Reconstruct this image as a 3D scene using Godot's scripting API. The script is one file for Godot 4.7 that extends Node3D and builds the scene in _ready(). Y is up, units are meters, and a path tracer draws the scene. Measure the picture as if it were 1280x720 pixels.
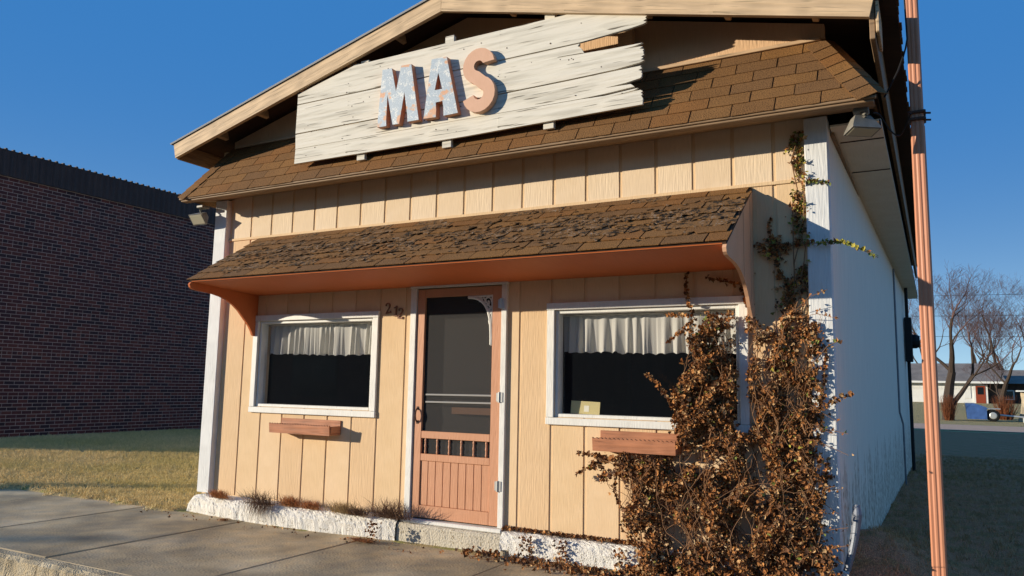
extends Node3D
# World: x runs right along the shop front, y up, z towards the street. y = 0 is the foot of the siding, z = 0 its face.
const S := 0.3048
const SUN_TO := Vector3(1.42, -0.355, -1.0)
var rng := RandomNumberGenerator.new()
var taken := {}
var mats := {}
var texs := {}

# ---------------------------------------------------------------- helpers
func numbered(called: String) -> String:
	if not taken.has(called):
		taken[called] = 0
		return called
	taken[called] += 1
	return "%s_%03d" % [called, taken[called]]

func thing(called: String, label: String, category: String, at := Vector3.ZERO, group := "") -> Node3D:
	var o := Node3D.new()
	o.name = numbered(called)
	add_child(o)
	o.position = at
	tag(o, label, category, group)
	return o

func tag(o: Node, label: String, category := "", group := "", kind := "") -> void:
	if label != "": o.set_meta("label", label)
	if category != "": o.set_meta("category", category)
	if group != "": o.set_meta("group", group)
	if kind != "": o.set_meta("kind", kind)

func group_node(called: String, parent: Node, at := Vector3.ZERO) -> Node3D:
	var o := Node3D.new()
	o.name = called
	parent.add_child(o, true)
	o.position = at
	return o

func begin() -> SurfaceTool:
	var st := SurfaceTool.new()
	st.begin(Mesh.PRIMITIVE_TRIANGLES)
	return st

func put(called: String, st: SurfaceTool, m: Material, parent: Node, at := Transform3D.IDENTITY) -> MeshInstance3D:
	st.generate_normals()
	return put_mesh(called, st.commit(), m, parent, at)

func put_mesh(called: String, mesh: Mesh, m: Material, parent: Node, at := Transform3D.IDENTITY) -> MeshInstance3D:
	var o := MeshInstance3D.new()
	o.name = numbered(called) if parent == self else called
	o.mesh = mesh
	o.material_override = m
	o.transform = at
	parent.add_child(o, true)
	return o

# one triangle turned so that it faces away from c
func tri(st: SurfaceTool, a: Vector3, b: Vector3, d: Vector3, c: Vector3) -> void:
	var n := (a - d).cross(a - b)
	if n.dot((a + b + d) / 3.0 - c) < 0.0:
		var t := b
		b = d
		d = t
	st.set_smooth_group(-1)
	st.add_vertex(a)
	st.add_vertex(b)
	st.add_vertex(d)

func quad(st: SurfaceTool, a: Vector3, b: Vector3, d: Vector3, e: Vector3, c: Vector3) -> void:
	tri(st, a, b, d, c)
	tri(st, a, d, e, c)

# box with chamfered edges
func box(st: SurfaceTool, lo: Vector3, hi: Vector3, bev := 0.003, bs := Basis.IDENTITY, org := Vector3.ZERO) -> void:
	var c := (lo + hi) * 0.5
	var h := (hi - lo) * 0.5
	var e: float = minf(bev, minf(h.x, minf(h.y, h.z)) * 0.49)
	var cw: Vector3 = org + bs * c
	var f := func(v: Vector3) -> Vector3: return org + bs * (c + v)
	for ax in 3:
		var u := (ax + 1) % 3
		var w := (ax + 2) % 3
		for s in [-1.0, 1.0]:
			var p: Array[Vector3] = []
			for k in [[-1.0, -1.0], [1.0, -1.0], [1.0, 1.0], [-1.0, 1.0]]:
				var v := Vector3.ZERO
				v[ax] = s * h[ax]
				v[u] = k[0] * (h[u] - e)
				v[w] = k[1] * (h[w] - e)
				p.append(f.call(v))
			quad(st, p[0], p[1], p[2], p[3], cw)
		if e > 0.0002:
			for s1 in [-1.0, 1.0]:
				for s2 in [-1.0, 1.0]:
					var q: Array[Vector3] = []
					for k in [[-1.0, 0], [1.0, 0], [1.0, 1], [-1.0, 1]]:
						var v := Vector3.ZERO
						v[ax] = k[0] * (h[ax] - e)
						v[u] = s1 * (h[u] - (e if k[1] == 1 else 0.0))
						v[w] = s2 * (h[w] - (e if k[1] == 0 else 0.0))
						q.append(f.call(v))
					quad(st, q[0], q[1], q[2], q[3], cw)
	if e > 0.0002:
		for sx in [-1.0, 1.0]:
			for sy in [-1.0, 1.0]:
				for sz in [-1.0, 1.0]:
					tri(st, f.call(Vector3(sx * h.x, sy * (h.y - e), sz * (h.z - e))), f.call(Vector3(sx * (h.x - e), sy * h.y, sz * (h.z - e))), f.call(Vector3(sx * (h.x - e), sy * (h.y - e), sz * h.z)), cw)

func bx(called: String, lo: Vector3, hi: Vector3, m: Material, parent: Node, bev := 0.003) -> MeshInstance3D:
	var st := begin()
	box(st, lo, hi, bev)
	return put(called, st, m, parent)

# box whose corners are given by their middle: used with a turned node
func bxt(called: String, size: Vector3, m: Material, parent: Node, at: Transform3D, bev := 0.003) -> MeshInstance3D:
	var st := begin()
	box(st, -size * 0.5, size * 0.5, bev)
	return put(called, st, m, parent, at)

# tube through points with radii
func tube(st: SurfaceTool, pts: Array, rad: Array, sides := 6, caps := true) -> void:
	var rings := []
	var up := Vector3(0.31, 0.17, 0.93).normalized()
	for i in pts.size():
		var d: Vector3 = (pts[mini(i + 1, pts.size() - 1)] - pts[maxi(i - 1, 0)])
		if d.length() < 1e-6: d = Vector3.UP
		d = d.normalized()
		var u := d.cross(up)
		if u.length() < 0.05: u = d.cross(Vector3.RIGHT)
		u = u.normalized()
		var v := d.cross(u)
		var ring: Array[Vector3] = []
		var r: float = rad[mini(i, rad.size() - 1)]
		for k in sides:
			var a := TAU * k / sides
			ring.append(pts[i] + (u * cos(a) + v * sin(a)) * r)
		rings.append(ring)
	for i in pts.size() - 1:
		var c: Vector3 = (pts[i] + pts[i + 1]) * 0.5
		for k in sides:
			var j := (k + 1) % sides
			quad(st, rings[i][k], rings[i][j], rings[i + 1][j], rings[i + 1][k], c)
	if caps:
		for e in [0, pts.size() - 1]:
			var inner: Vector3 = pts[1] if e == 0 else pts[pts.size() - 2]
			for k in range(1, sides - 1):
				tri(st, rings[e][0], rings[e][k], rings[e][k + 1], inner)

# flat outline in xy pushed from z0 to z1
func prism(st: SurfaceTool, poly: PackedVector2Array, z0: float, z1: float, skip_sides := {}) -> void:
	var idx := Geometry2D.triangulate_polygon(poly)
	var mid := (z0 + z1) * 0.5
	for i in range(0, idx.size(), 3):
		for z in [z0, z1]:
			var a := Vector3(poly[idx[i]].x, poly[idx[i]].y, z)
			var b := Vector3(poly[idx[i + 1]].x, poly[idx[i + 1]].y, z)
			var d := Vector3(poly[idx[i + 2]].x, poly[idx[i + 2]].y, z)
			var c := (a + b + d) / 3.0
			c.z = mid
			tri(st, a, b, d, c)
	var ccw := not Geometry2D.is_polygon_clockwise(poly)
	for i in poly.size():
		if skip_sides.has(i): continue
		var p := poly[i]
		var q := poly[(i + 1) % poly.size()]
		var t := (q - p)
		if t.length() < 1e-6: continue
		var out := Vector2(t.y, -t.x).normalized() * (1.0 if ccw else -1.0)
		var m2 := (p + q) * 0.5 - out * 0.01
		quad(st, Vector3(p.x, p.y, z0), Vector3(q.x, q.y, z0), Vector3(q.x, q.y, z1), Vector3(p.x, p.y, z1), Vector3(m2.x, m2.y, mid))

# rectangles left of r when holes are cut out of it
func cut(r: Rect2, holes: Array) -> Array:
	var left := [r]
	for hh in holes:
		var h: Rect2 = hh
		var next := []
		for l in left:
			var a: Rect2 = l
			if not a.intersects(h):
				next.append(a)
				continue
			if h.position.y > a.position.y: next.append(Rect2(a.position, Vector2(a.size.x, h.position.y - a.position.y)))
			if h.end.y < a.end.y: next.append(Rect2(a.position.x, h.end.y, a.size.x, a.end.y - h.end.y))
			var y0 := maxf(a.position.y, h.position.y)
			var y1 := minf(a.end.y, h.end.y)
			if h.position.x > a.position.x: next.append(Rect2(a.position.x, y0, h.position.x - a.position.x, y1 - y0))
			if h.end.x < a.end.x: next.append(Rect2(h.end.x, y0, a.end.x - h.end.x, y1 - y0))
		left = next
	return left

# ---------------------------------------------------------------- textures and materials
func nz(sd: int, freq: float, w := 512, h := 512, gw := 0, gh := 0, oct := 4, cell := false) -> PackedByteArray:
	var n := FastNoiseLite.new()
	n.seed = sd
	n.frequency = freq
	n.noise_type = FastNoiseLite.TYPE_CELLULAR if cell else FastNoiseLite.TYPE_SIMPLEX_SMOOTH
	n.fractal_octaves = oct
	n.fractal_type = FastNoiseLite.FRACTAL_NONE if cell else FastNoiseLite.FRACTAL_FBM
	var im := n.get_seamless_image(gw if gw > 0 else w, gh if gh > 0 else h)
	if im.get_width() != w or im.get_height() != h: im.resize(w, h, Image.INTERPOLATE_CUBIC)
	im.convert(Image.FORMAT_L8)
	return im.get_data()

func tex(called: String, layers: Array, fn: Callable, w := 512, h := 512) -> ImageTexture:
	var data := PackedByteArray()
	data.resize(w * h * 3)
	var a: PackedByteArray = layers[0]
	var b: PackedByteArray = layers[1 % layers.size()]
	var c: PackedByteArray = layers[2 % layers.size()]
	for i in w * h:
		var k: Color = fn.call(a[i] / 255.0, b[i] / 255.0, c[i] / 255.0, i % w, i / w)
		data[i * 3] = clampi(int(k.r * 255.0), 0, 255)
		data[i * 3 + 1] = clampi(int(k.g * 255.0), 0, 255)
		data[i * 3 + 2] = clampi(int(k.b * 255.0), 0, 255)
	var t := ImageTexture.create_from_image(Image.create_from_data(w, h, false, Image.FORMAT_RGB8, data))
	texs[called] = t
	return t

func relief(called: String, layer: PackedByteArray, strength: float, w := 512, h := 512) -> ImageTexture:
	var im := Image.create_from_data(w, h, false, Image.FORMAT_L8, layer)
	im.bump_map_to_normal_map(strength)
	var t := ImageTexture.create_from_image(im)
	texs[called] = t
	return t

func ss(a: float, b: float, x: float) -> float:
	return smoothstep(a, b, x)

func mat(called: String, c: Color, rough: float, t: String = "", sc := 1.0, n: String = "", ns := 1.0, world := true) -> StandardMaterial3D:
	var m := StandardMaterial3D.new()
	m.resource_name = called
	m.albedo_color = c
	m.roughness = rough
	m.metallic_specular = 0.4
	if t != "" or n != "":
		m.uv1_triplanar = true
		m.uv1_world_triplanar = world
		m.uv1_scale = Vector3.ONE * sc
		m.uv1_triplanar_sharpness = 4.0
	if t != "": m.albedo_texture = texs[t]
	if n != "":
		m.normal_enabled = true
		m.normal_texture = texs[n]
		m.normal_scale = ns
	mats[called] = m
	return m

func make_textures() -> void:
	var fib := nz(11, 0.12, 512, 512, 512, 48, 4)          # fibres that run up and down
	var fib2 := nz(12, 0.12, 512, 512, 512, 24, 3)
	var blot := nz(13, 0.006, 512, 512, 0, 0, 5)
	var gr := nz(14, 0.25, 512, 512, 0, 0, 2)
	var gr2 := nz(15, 0.09, 512, 512, 0, 0, 3)
	var fibh := nz(16, 0.05, 512, 512, 40, 512, 4)
	var fibh2 := nz(17, 0.12, 512, 512, 20, 512, 3)
	var mid := nz(18, 0.02, 512, 512, 0, 0, 4)
	tex("siding", [fib, fib2, blot], func(a, b, c, _x, _y):
		var v: float = 0.945 + 0.035 * a + 0.03 * (c - 0.5) - 0.06 * ss(0.76, 0.9, b)
		return Color(v, v * (0.99 + 0.01 * c), v * (0.97 + 0.03 * c)))
	relief("siding_n", fib, 3.0)
	tex("fibre_h", [fibh, fibh2, blot], func(a, b, c, _x, _y):
		var v: float = 0.82 + 0.14 * a + 0.10 * (c - 0.5) - 0.2 * ss(0.72, 0.9, b)
		return Color(v, v * 0.985, v * 0.96))
	relief("fibre_h_n", fibh, 4.0)
	# bare sign planks: bone white with grey weather streaks, dark splits and stains
	var fibh3 := nz(26, 0.02, 512, 512, 60, 512, 4)
	tex("sign", [fibh, fibh2, fibh3], func(a, b, c, _x, _y):
		var grey: float = ss(0.50, 0.80, a * 0.45 + c * 0.6)
		var split: float = ss(0.79, 0.90, b)
		var k: Color = Color(0.93, 0.905, 0.83).lerp(Color(0.70, 0.675, 0.61), grey * 0.4)
		return k.lerp(Color(0.30, 0.27, 0.22), split * 0.75))
	tex("grain", [gr, gr2, blot], func(a, b, c, _x, _y):
		var v: float = 0.62 + 0.46 * a * (0.6 + 0.4 * b) + 0.16 * (c - 0.5)
		return Color(v, v, v))
	tex("granule", [gr, gr2, blot], func(a, b, c, _x, _y):
		var v: float = 0.92 + 0.12 * (c - 0.5) + 0.10 * (b - 0.5) - 0.45 * ss(0.60, 0.78, a) + 0.12 * ss(0.45, 0.25, a)
		return Color(v, v * 0.99, v * 0.97))
	relief("grain_n", gr, 4.0)
	relief("grain_n2", gr2, 5.0)
	tex("worn_shingle", [gr, mid, gr2], func(a, b, c, _x, _y):
		var v: float = 0.6 + 0.5 * a
		var k: Color = Color(0.58, 0.42, 0.245) * v
		k = k.lerp(Color(0.10, 0.095, 0.09) * (0.7 + 0.6 * a), ss(0.53, 0.62, b * 0.62 + c * 0.38))
		k = k.lerp(Color(0.60, 0.56, 0.53), 0.75 * ss(0.63, 0.69, (1.0 - b) * 0.45 + c * 0.55))
		return k)
	tex("concrete", [gr, blot, mid], func(a, b, c, _x, _y):
		var v: float = 0.85 + 0.10 * (a - 0.5) + 0.36 * (b - 0.5) + 0.16 * (c - 0.5)
		return Color(v, v * (0.995 - 0.05 * c), v * (0.97 - 0.13 * c)))
	tex("old_white", [gr2, mid, fib], func(a, b, c, _x, _y):
		var chip: float = ss(0.62, 0.70, a * 0.5 + b * 0.5)
		var k: Color = Color(0.94, 0.93, 0.90) * (0.92 + 0.1 * c)
		return k.lerp(Color(0.60, 0.56, 0.48), chip * 0.75))
	tex("white_wood", [fib, fib2, blot], func(a, b, c, _x, _y):
		var v: float = 0.93 + 0.06 * a + 0.06 * (c - 0.5) - 0.22 * ss(0.78, 0.9, b)
		return Color(v, v, v * 0.99))
	tex("peeling", [mid, gr2, blot], func(a, b, c, _x, _y):
		var k: Color = Color(0.69, 0.74, 0.77).lerp(Color(0.88, 0.88, 0.85), ss(0.45, 0.75, a * 0.6 + b * 0.4))
		k = k.lerp(Color(0.86, 0.63, 0.47), 0.9 * ss(0.54, 0.66, c * 0.72 + a * 0.28 + 0.08 * (b - 0.5)))
		return k * (0.93 + 0.1 * b))
	tex("soil", [gr, gr2, blot], func(a, b, c, _x, _y):
		var k: Color = Color(0.82, 0.72, 0.50).lerp(Color(0.70, 0.66, 0.38), ss(0.5, 0.7, c))
		return k * (0.55 + 0.6 * a * (0.5 + b)))
	tex("dirt", [gr, gr2, blot], func(a, b, c, _x, _y):
		var k: Color = Color(0.85, 0.57, 0.40).lerp(Color(0.74, 0.54, 0.34), ss(0.45, 0.7, c))
		return k * (0.5 + 0.7 * a * (0.5 + b)))
	tex("brick", [gr, gr2, blot], func(a, b, c, _x, _y):
		var v: float = 0.72 + 0.3 * a * (0.5 + b) + 0.2 * (c - 0.5)
		return Color(v, v, v))
	tex("bark", [fib, gr2, mid], func(a, b, _c, _x, _y):
		var v: float = 0.55 + 0.6 * a * (0.6 + 0.5 * b)
		return Color(v, v, v))
	tex("asphalt", [gr, gr2, blot], func(a, b, c, _x, _y):
		var v: float = 0.7 + 0.4 * a * (0.5 + b) + 0.15 * (c - 0.5)
		return Color(v, v, v))
	# painted side wall: earth splashed up in ragged streaks along the foot (v runs from foot to eave)
	var col := nz(19, 0.03, 512, 512, 512, 3, 4)
	tex("side_wall", [fib, col, gr2], func(a, b, c, _x, y):
		var up: float = 1.0 - y / 512.0
		var reach: float = 0.10 + 0.22 * b + 0.10 * (a - 0.5)
		var dirt: float = (1.0 if up < reach else 0.0) * ss(0.44, 0.66, a * 0.55 + c * 0.45)
		var v: float = 0.90 + 0.08 * a
		return Color(v, v, v).lerp(Color(0.52, 0.40, 0.28), dirt * 0.85))

func make_materials() -> void:
	mat("siding", Color(0.90, 0.775, 0.605), 0.8, "siding", 1.1, "siding_n", 0.22)
	mat("siding_b", Color(0.885, 0.755, 0.59), 0.82, "siding", 0.83, "siding_n", 0.3)
	mat("siding_c", Color(0.91, 0.79, 0.63), 0.78, "siding", 1.37, "siding_n", 0.2)
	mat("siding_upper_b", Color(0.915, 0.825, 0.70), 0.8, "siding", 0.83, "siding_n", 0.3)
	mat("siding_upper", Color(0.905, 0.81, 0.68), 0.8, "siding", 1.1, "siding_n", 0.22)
	mat("white", Color(0.88, 0.88, 0.87), 0.7, "white_wood", 0.9, "siding_n", 0.35)
	mat("frame", Color(0.91, 0.90, 0.87), 0.5, "white_wood", 1.3, "siding_n", 0.25)
	mat("copper", Color(0.80, 0.58, 0.44), 0.55, "siding", 1.1, "siding_n", 0.25)
	mat("terracotta", Color(0.77, 0.52, 0.38), 0.6, "fibre_h", 1.2, "fibre_h_n", 0.3)
	mat("end_panel", Color(0.90, 0.70, 0.55), 0.7, "siding", 0.9)
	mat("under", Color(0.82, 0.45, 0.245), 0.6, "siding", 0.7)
	mat("raw_board", Color(0.90, 0.785, 0.635), 0.7, "fibre_h", 0.8, "fibre_h_n", 0.6, false)
	mat("beam", Color(0.88, 0.75, 0.60), 0.75, "fibre_h", 0.9, "fibre_h_n", 0.5)
	mat("dark_wood", Color(0.30, 0.22, 0.17), 0.8, "fibre_h", 0.9)
	mat("brown_trim", Color(0.64, 0.53, 0.41), 0.7, "fibre_h", 0.8, "fibre_h_n", 0.4)
	mat("soffit", Color(0.93, 0.87, 0.77), 0.8, "siding", 1.0)
	mat("gable", Color(0.86, 0.71, 0.55), 0.8, "siding", 0.9, "siding_n", 0.5)
	for i in 5:
		mat("shingle%d" % i, [Color(0.535, 0.385, 0.22), Color(0.51, 0.365, 0.21), Color(0.56, 0.40, 0.22), Color(0.495, 0.36, 0.22), Color(0.545, 0.375, 0.20)][i], 0.95, "granule", 0.75, "grain_n", 0.35)
	mat("worn", Color(1, 1, 1), 0.95, "worn_shingle", 0.9, "grain_n", 1.0)
	mat("sign_plank", Color(0.93, 0.925, 0.925), 0.85, "sign", 0.6, "fibre_h_n", 0.5)
	mat("peeling", Color(1, 1, 1), 0.45, "peeling", 1.1)
	mat("letter_copper", Color(0.86, 0.68, 0.56), 0.55, "siding", 2.0)
	mat("letter_side", Color(0.78, 0.56, 0.43), 0.6, "siding", 2.0)
	for i in 4:
		mat("slab%d" % i, [Color(0.83, 0.76, 0.645), Color(0.81, 0.75, 0.64), Color(0.84, 0.77, 0.65), Color(0.80, 0.735, 0.62)][i], 0.85, "concrete", 0.33, "grain_n", 0.12)
	mat("kerb", Color(0.82, 0.77, 0.67), 0.9, "concrete", 1.1, "grain_n2", 1.2)
	mat("step", Color(0.82, 0.79, 0.73), 0.9, "old_white", 0.9, "grain_n2", 0.5)
	mat("footing", Color(0.95, 0.94, 0.92), 0.9, "old_white", 1.3, "grain_n2", 0.6)
	mat("lawn", Color(1, 1, 1), 1.0, "soil", 0.7, "grain_n", 1.0)
	mat("dirt", Color(1, 1, 1), 1.0, "dirt", 0.7, "grain_n", 1.0)
	mat("asphalt", Color(0.27, 0.265, 0.26), 0.95, "asphalt", 0.8, "grain_n", 0.8)
	mat("gravel", Color(0.86, 0.72, 0.60), 0.95, "asphalt", 0.6)
	for i in 6:
		mat("brick%d" % i, [Color(0.44, 0.245, 0.225), Color(0.38, 0.215, 0.21), Color(0.49, 0.275, 0.24), Color(0.33, 0.205, 0.21), Color(0.42, 0.23, 0.21), Color(0.28, 0.195, 0.205)][i], 0.9, "brick", 1.4)
	mat("mortar", Color(0.88, 0.78, 0.73), 0.95, "grain", 1.0)
	mat("parapet", Color(0.33, 0.26, 0.24), 0.6, "grain", 0.5)
	mat("white_metal", Color(0.88, 0.88, 0.87), 0.5)
	mat("galvanised", Color(0.62, 0.64, 0.67), 0.5, "grain", 1.5).metallic = 0.3
	mat("lamp_body", Color(0.62, 0.60, 0.55), 0.5, "grain", 3.0)
	mat("lamp_lens", Color(0.72, 0.70, 0.60), 0.3)
	mat("black", Color(0.09, 0.09, 0.10), 0.6)
	mat("steel", Color(0.75, 0.75, 0.73), 0.35).metallic = 0.5
	mat("iron", Color(0.30, 0.19, 0.13), 0.6)
	mat("number", Color(0.52, 0.35, 0.25), 0.6)
	mat("pole", Color(0.79, 0.54, 0.41), 0.5, "siding", 1.3)
	mat("room", Color(0.48, 0.40, 0.36), 0.9, "grain", 0.6)
	mat("room_dark", Color(0.34, 0.28, 0.25), 0.9, "grain", 0.6)
	mat("inner_door", Color(0.25, 0.225, 0.21), 0.6, "siding", 0.9)
	mat("card", Color(0.80, 0.74, 0.52), 0.7)
	mat("card_print", Color(0.90, 0.88, 0.80), 0.7)
	mat("bark", Color(0.34, 0.285, 0.24), 0.95, "bark", 1.5)
	mat("twig", Color(0.40, 0.30, 0.27), 0.95)
	mat("house_white", Color(0.88, 0.88, 0.86), 0.7, "white_wood", 0.3)
	mat("house_roof", Color(0.62, 0.585, 0.55), 0.95, "grain", 0.25)
	mat("house_dark", Color(0.38, 0.32, 0.28), 0.9, "grain", 0.5)
	mat("house_door", Color(0.52, 0.23, 0.13), 0.6)
	mat("glass_far", Color(0.10, 0.12, 0.14), 0.1)
	mat("trailer", Color(0.30, 0.45, 0.70), 0.5, "grain", 0.8)
	mat("rubber", Color(0.07, 0.07, 0.07), 0.9)
	mat("stump", Color(0.80, 0.74, 0.64), 0.95, "old_white", 0.7, "grain_n2", 1.5)
	mat("utility", Color(0.36, 0.30, 0.25), 0.95, "bark", 1.0)
	mat("stem", Color(0.50, 0.37, 0.26), 0.95)
	mat("dry_grass", Color(0.50, 0.30, 0.18), 0.95)
	var m := mat("glass", Color(0.5, 0.55, 0.6, 0.012), 0.01)
	m.transparency = BaseMaterial3D.TRANSPARENCY_ALPHA
	m.metallic_specular = 0.5
	m = mat("screen", Color(0.27, 0.265, 0.26, 0.40), 0.9)
	m.transparency = BaseMaterial3D.TRANSPARENCY_ALPHA
	m = mat("lace", Color(0.95, 0.94, 0.90, 0.60), 0.9)
	m.transparency = BaseMaterial3D.TRANSPARENCY_ALPHA
	m.backlight_enabled = true
	m.backlight = Color(0.35, 0.35, 0.33)
	m = mat("leaf", Color(1, 1, 1), 0.75)
	m.vertex_color_use_as_albedo = true
	m.backlight_enabled = true
	m.backlight = Color(0.25, 0.22, 0.15)
	m = mat("blade", Color(1, 1, 1), 0.9)
	m.vertex_color_use_as_albedo = true
	m.backlight_enabled = true
	m.backlight = Color(0.25, 0.25, 0.15)
	m = mat("side_wall", Color(0.985, 0.93, 0.85), 0.7)
	m.albedo_texture = texs["side_wall"]
	m.uv1_scale = Vector3(6, 1, 1)

# ---------------------------------------------------------------- ground
var gn := FastNoiseLite.new()
func ground_y(x: float, z: float) -> float:
	var y := -0.20 + 0.012 * gn.get_noise_2d(x * 6.0, z * 6.0)
	y += 0.115 * ss(-0.8, -10.0, x)
	var edge := 0.20 + 0.16 * gn.get_noise_2d(x * 14.0, 40.0)
	if x < -0.6: y += 0.016
	y = lerpf(y, -0.34, ss(edge, edge + 0.22, z))
	y = lerpf(y, -0.55, ss(1.6, 2.0, z))
	y = lerpf(y, -0.30, ss(11.4, 11.8, z))
	# earth heaped against the side wall by the corner
	y += 0.30 * exp(-pow((x - 5.98) / 0.45, 2.0) - pow((z + 0.85) / 1.1, 2.0)) * ss(0.15, -0.25, z)
	y -= 0.12 * ss(-12.0, -34.0, z)
	y += 0.75 * ss(-46.0, -76.0, z) + 0.8 * ss(-80.0, -160.0, z)
	return y

func axis(parts: Array) -> PackedFloat32Array:
	var a := PackedFloat32Array()
	for p in parts:
		var n: int = p[2]
		for i in n: a.append(lerpf(p[0], p[1], float(i) / n))
	a.append(parts[-1][1])
	return a

func sheet(xs: PackedFloat32Array, zs: PackedFloat32Array, f: Callable) -> ArrayMesh:
	var v := PackedVector3Array()
	var nn := PackedVector3Array()
	var ix := PackedInt32Array()
	for z in zs:
		for x in xs:
			v.append(Vector3(x, f.call(x, z), z))
			var e := 0.06
			nn.append(Vector3(f.call(x - e, z) - f.call(x + e, z), 2.0 * e, f.call(x, z - e) - f.call(x, z + e)).normalized())
	var w := xs.size()
	for j in zs.size() - 1:
		for i in w - 1:
			var p := j * w + i
			ix.append_array([p, p + 1, p + w + 1, p, p + w + 1, p + w])
	var arr := []
	arr.resize(Mesh.ARRAY_MAX)
	arr[Mesh.ARRAY_VERTEX] = v
	arr[Mesh.ARRAY_NORMAL] = nn
	arr[Mesh.ARRAY_INDEX] = ix
	var m := ArrayMesh.new()
	m.add_surface_from_arrays(Mesh.PRIMITIVE_TRIANGLES, arr)
	return m

func setting() -> void:
	gn.seed = 5
	gn.frequency = 0.1
	var xs := axis([[-400.0, -40.0, 10], [-40.0, -11.0, 12], [-11.0, 8.0, 126], [8.0, 30.0, 22], [30.0, 400.0, 12]])
	var zs := axis([[-500.0, -160.0, 6], [-160.0, -44.0, 40], [-44.0, -10.0, 34], [-10.0, -2.0, 32], [-2.0, 2.2, 56], [2.2, 12.2, 25], [12.2, 300.0, 12]])
	var g := put_mesh("ground", sheet(xs, zs, ground_y), mats.lawn, self)
	tag(g, "dormant straw and green lawn around the shop", "", "", "structure")
	# bare earth along the right side of the shop
	var ex := axis([[5.6, 10.0, 44], [10.0, 26.0, 20]])
	var ez := axis([[-30.0, -6.0, 24], [-6.0, 0.12, 60]])
	var d := put_mesh("earth_yard", sheet(ex, ez, func(x, z): return ground_y(x, z) + 0.004 + 0.012 * gn.get_noise_2d(x * 40.0, z * 40.0) + 0.012), mats.dirt, self)
	tag(d, "bare shaded earth beside the white side wall", "", "", "structure")
	var r := put_mesh("side_road", sheet(axis([[-30.0, 90.0, 60]]), axis([[-38.5, -31.5, 7]]), func(x, z): return ground_y(x, z) + 0.02), mats.gravel, self)
	tag(r, "pale gravel lane crossing behind the yard", "", "", "structure")
	var st := begin()
	box(st, Vector3(-120, -0.5, 2.36), Vector3(120, -0.37, 11.5), 0.0)
	tag(put("street", st, mats.asphalt, self), "grey asphalt street in front of the kerb", "", "", "structure")
	var walk := group_node(numbered("sidewalk"), self)
	tag(walk, "beige concrete sidewalk of wide slabs", "", "", "structure")
	for k in range(-6, 9):
		var x0 := 0.39 + 1.535 * k
		var dy := rng.randf_range(-0.004, 0.004)
		st = begin()
		box(st, Vector3(-0.7615, -0.07, -1.06), Vector3(0.7615, 0.07, 1.06), 0.009)
		var bs := Basis.from_euler(Vector3(rng.randf_range(-0.002, 0.002), 0.0, rng.randf_range(-0.002, 0.002)))
		put("slab", st, mats["slab%d" % (posmod(k * 7 + 2, 4))], walk, Transform3D(bs, Vector3(x0 + 0.7675, -0.27 + dy, 1.06 + 0.045)))
	var kerb := group_node(numbered("kerb"), self)
	tag(kerb, "chipped pale concrete kerb edging the sidewalk", "", "", "structure")
	for k in range(-6, 9):
		var x0 := 0.5 + 1.6 * k
		st = begin()
		# chipped front lip: a swept profile with noise
		var n := 40
		var prof := []
		for i in n + 1:
			var x := x0 + 1.592 * i / n
			var chip := maxf(0.0, gn.get_noise_2d(x * 60.0, 7.0)) * 0.035
			var chip2 := maxf(0.0, gn.get_noise_2d(x * 110.0, 17.0)) * 0.02
			prof.append([Vector3(x, -0.203, 2.172), Vector3(x, -0.203, 2.262 - chip), Vector3(x, -0.222 - chip2, 2.292 - chip * 0.6), Vector3(x, -0.42, 2.325), Vector3(x, -0.42, 2.172)])
		for i in n:
			for q in 4: quad(st, prof[i][q], prof[i + 1][q], prof[i + 1][q + 1], prof[i][q + 1], Vector3(prof[i][0].x + 0.02, -0.32, 2.21))
		for e in [0, n]:
			var c := Vector3(x0 + 0.8, -0.3, 2.22)
			tri(st, prof[e][0], prof[e][1], prof[e][2], c)
			tri(st, prof[e][0], prof[e][2], prof[e][3], c)
			tri(st, prof[e][0], prof[e][3], prof[e][4], c)
		put("kerb_stone", st, mats.kerb, kerb)

# ---------------------------------------------------------------- the shop
const DOOR := Rect2(2.28, -0.02, 0.905, 2.09)
const WINL := Rect2(0.232, 0.925, 1.53, 0.89)
const WINR := Rect2(3.70, 0.935, 1.525, 0.89)

func siding(b: Node3D) -> void:
	var holes := [DOOR, WINL, WINR]
	var wall := group_node("wall", b)
	var st := begin()
	for r in cut(Rect2(-0.50, -0.02, 6.37, 3.78), holes):
		box(st, Vector3(r.position.x, r.position.y, -0.16), Vector3(r.end.x, r.end.y, -0.008), 0.0)
	put("backing", st, mats.siding, wall)
	for k in range(-2, 19):
		var x0 := maxf(k * S + 0.029, -0.318)
		var x1 := minf((k + 1) * S, 5.722)
		if x1 - x0 < 0.03: continue
		for row in [[0.0, 2.712], [2.742, 3.215]]:
			for r in cut(Rect2(x0, row[0], x1 - x0, row[1] - row[0]), holes):
				if r.size.x < 0.004 or r.size.y < 0.004: continue
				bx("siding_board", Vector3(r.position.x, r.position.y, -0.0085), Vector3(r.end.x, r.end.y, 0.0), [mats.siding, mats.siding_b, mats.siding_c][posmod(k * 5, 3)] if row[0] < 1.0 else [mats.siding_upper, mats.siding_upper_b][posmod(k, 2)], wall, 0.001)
	bx("band", Vector3(-0.318, 2.714, -0.009), Vector3(5.722, 2.740, 0.012), mats.siding, wall)

func posts(b: Node3D) -> void:
	bx("corner_post", Vector3(-0.505, 0.0, -0.12), Vector3(-0.322, 3.178, 0.058), mats.white, b, 0.006)
	bx("corner_post", Vector3(5.726, -0.02, -0.12), Vector3(5.886, 3.18, 0.045), mats.white, b, 0.006)

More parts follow.
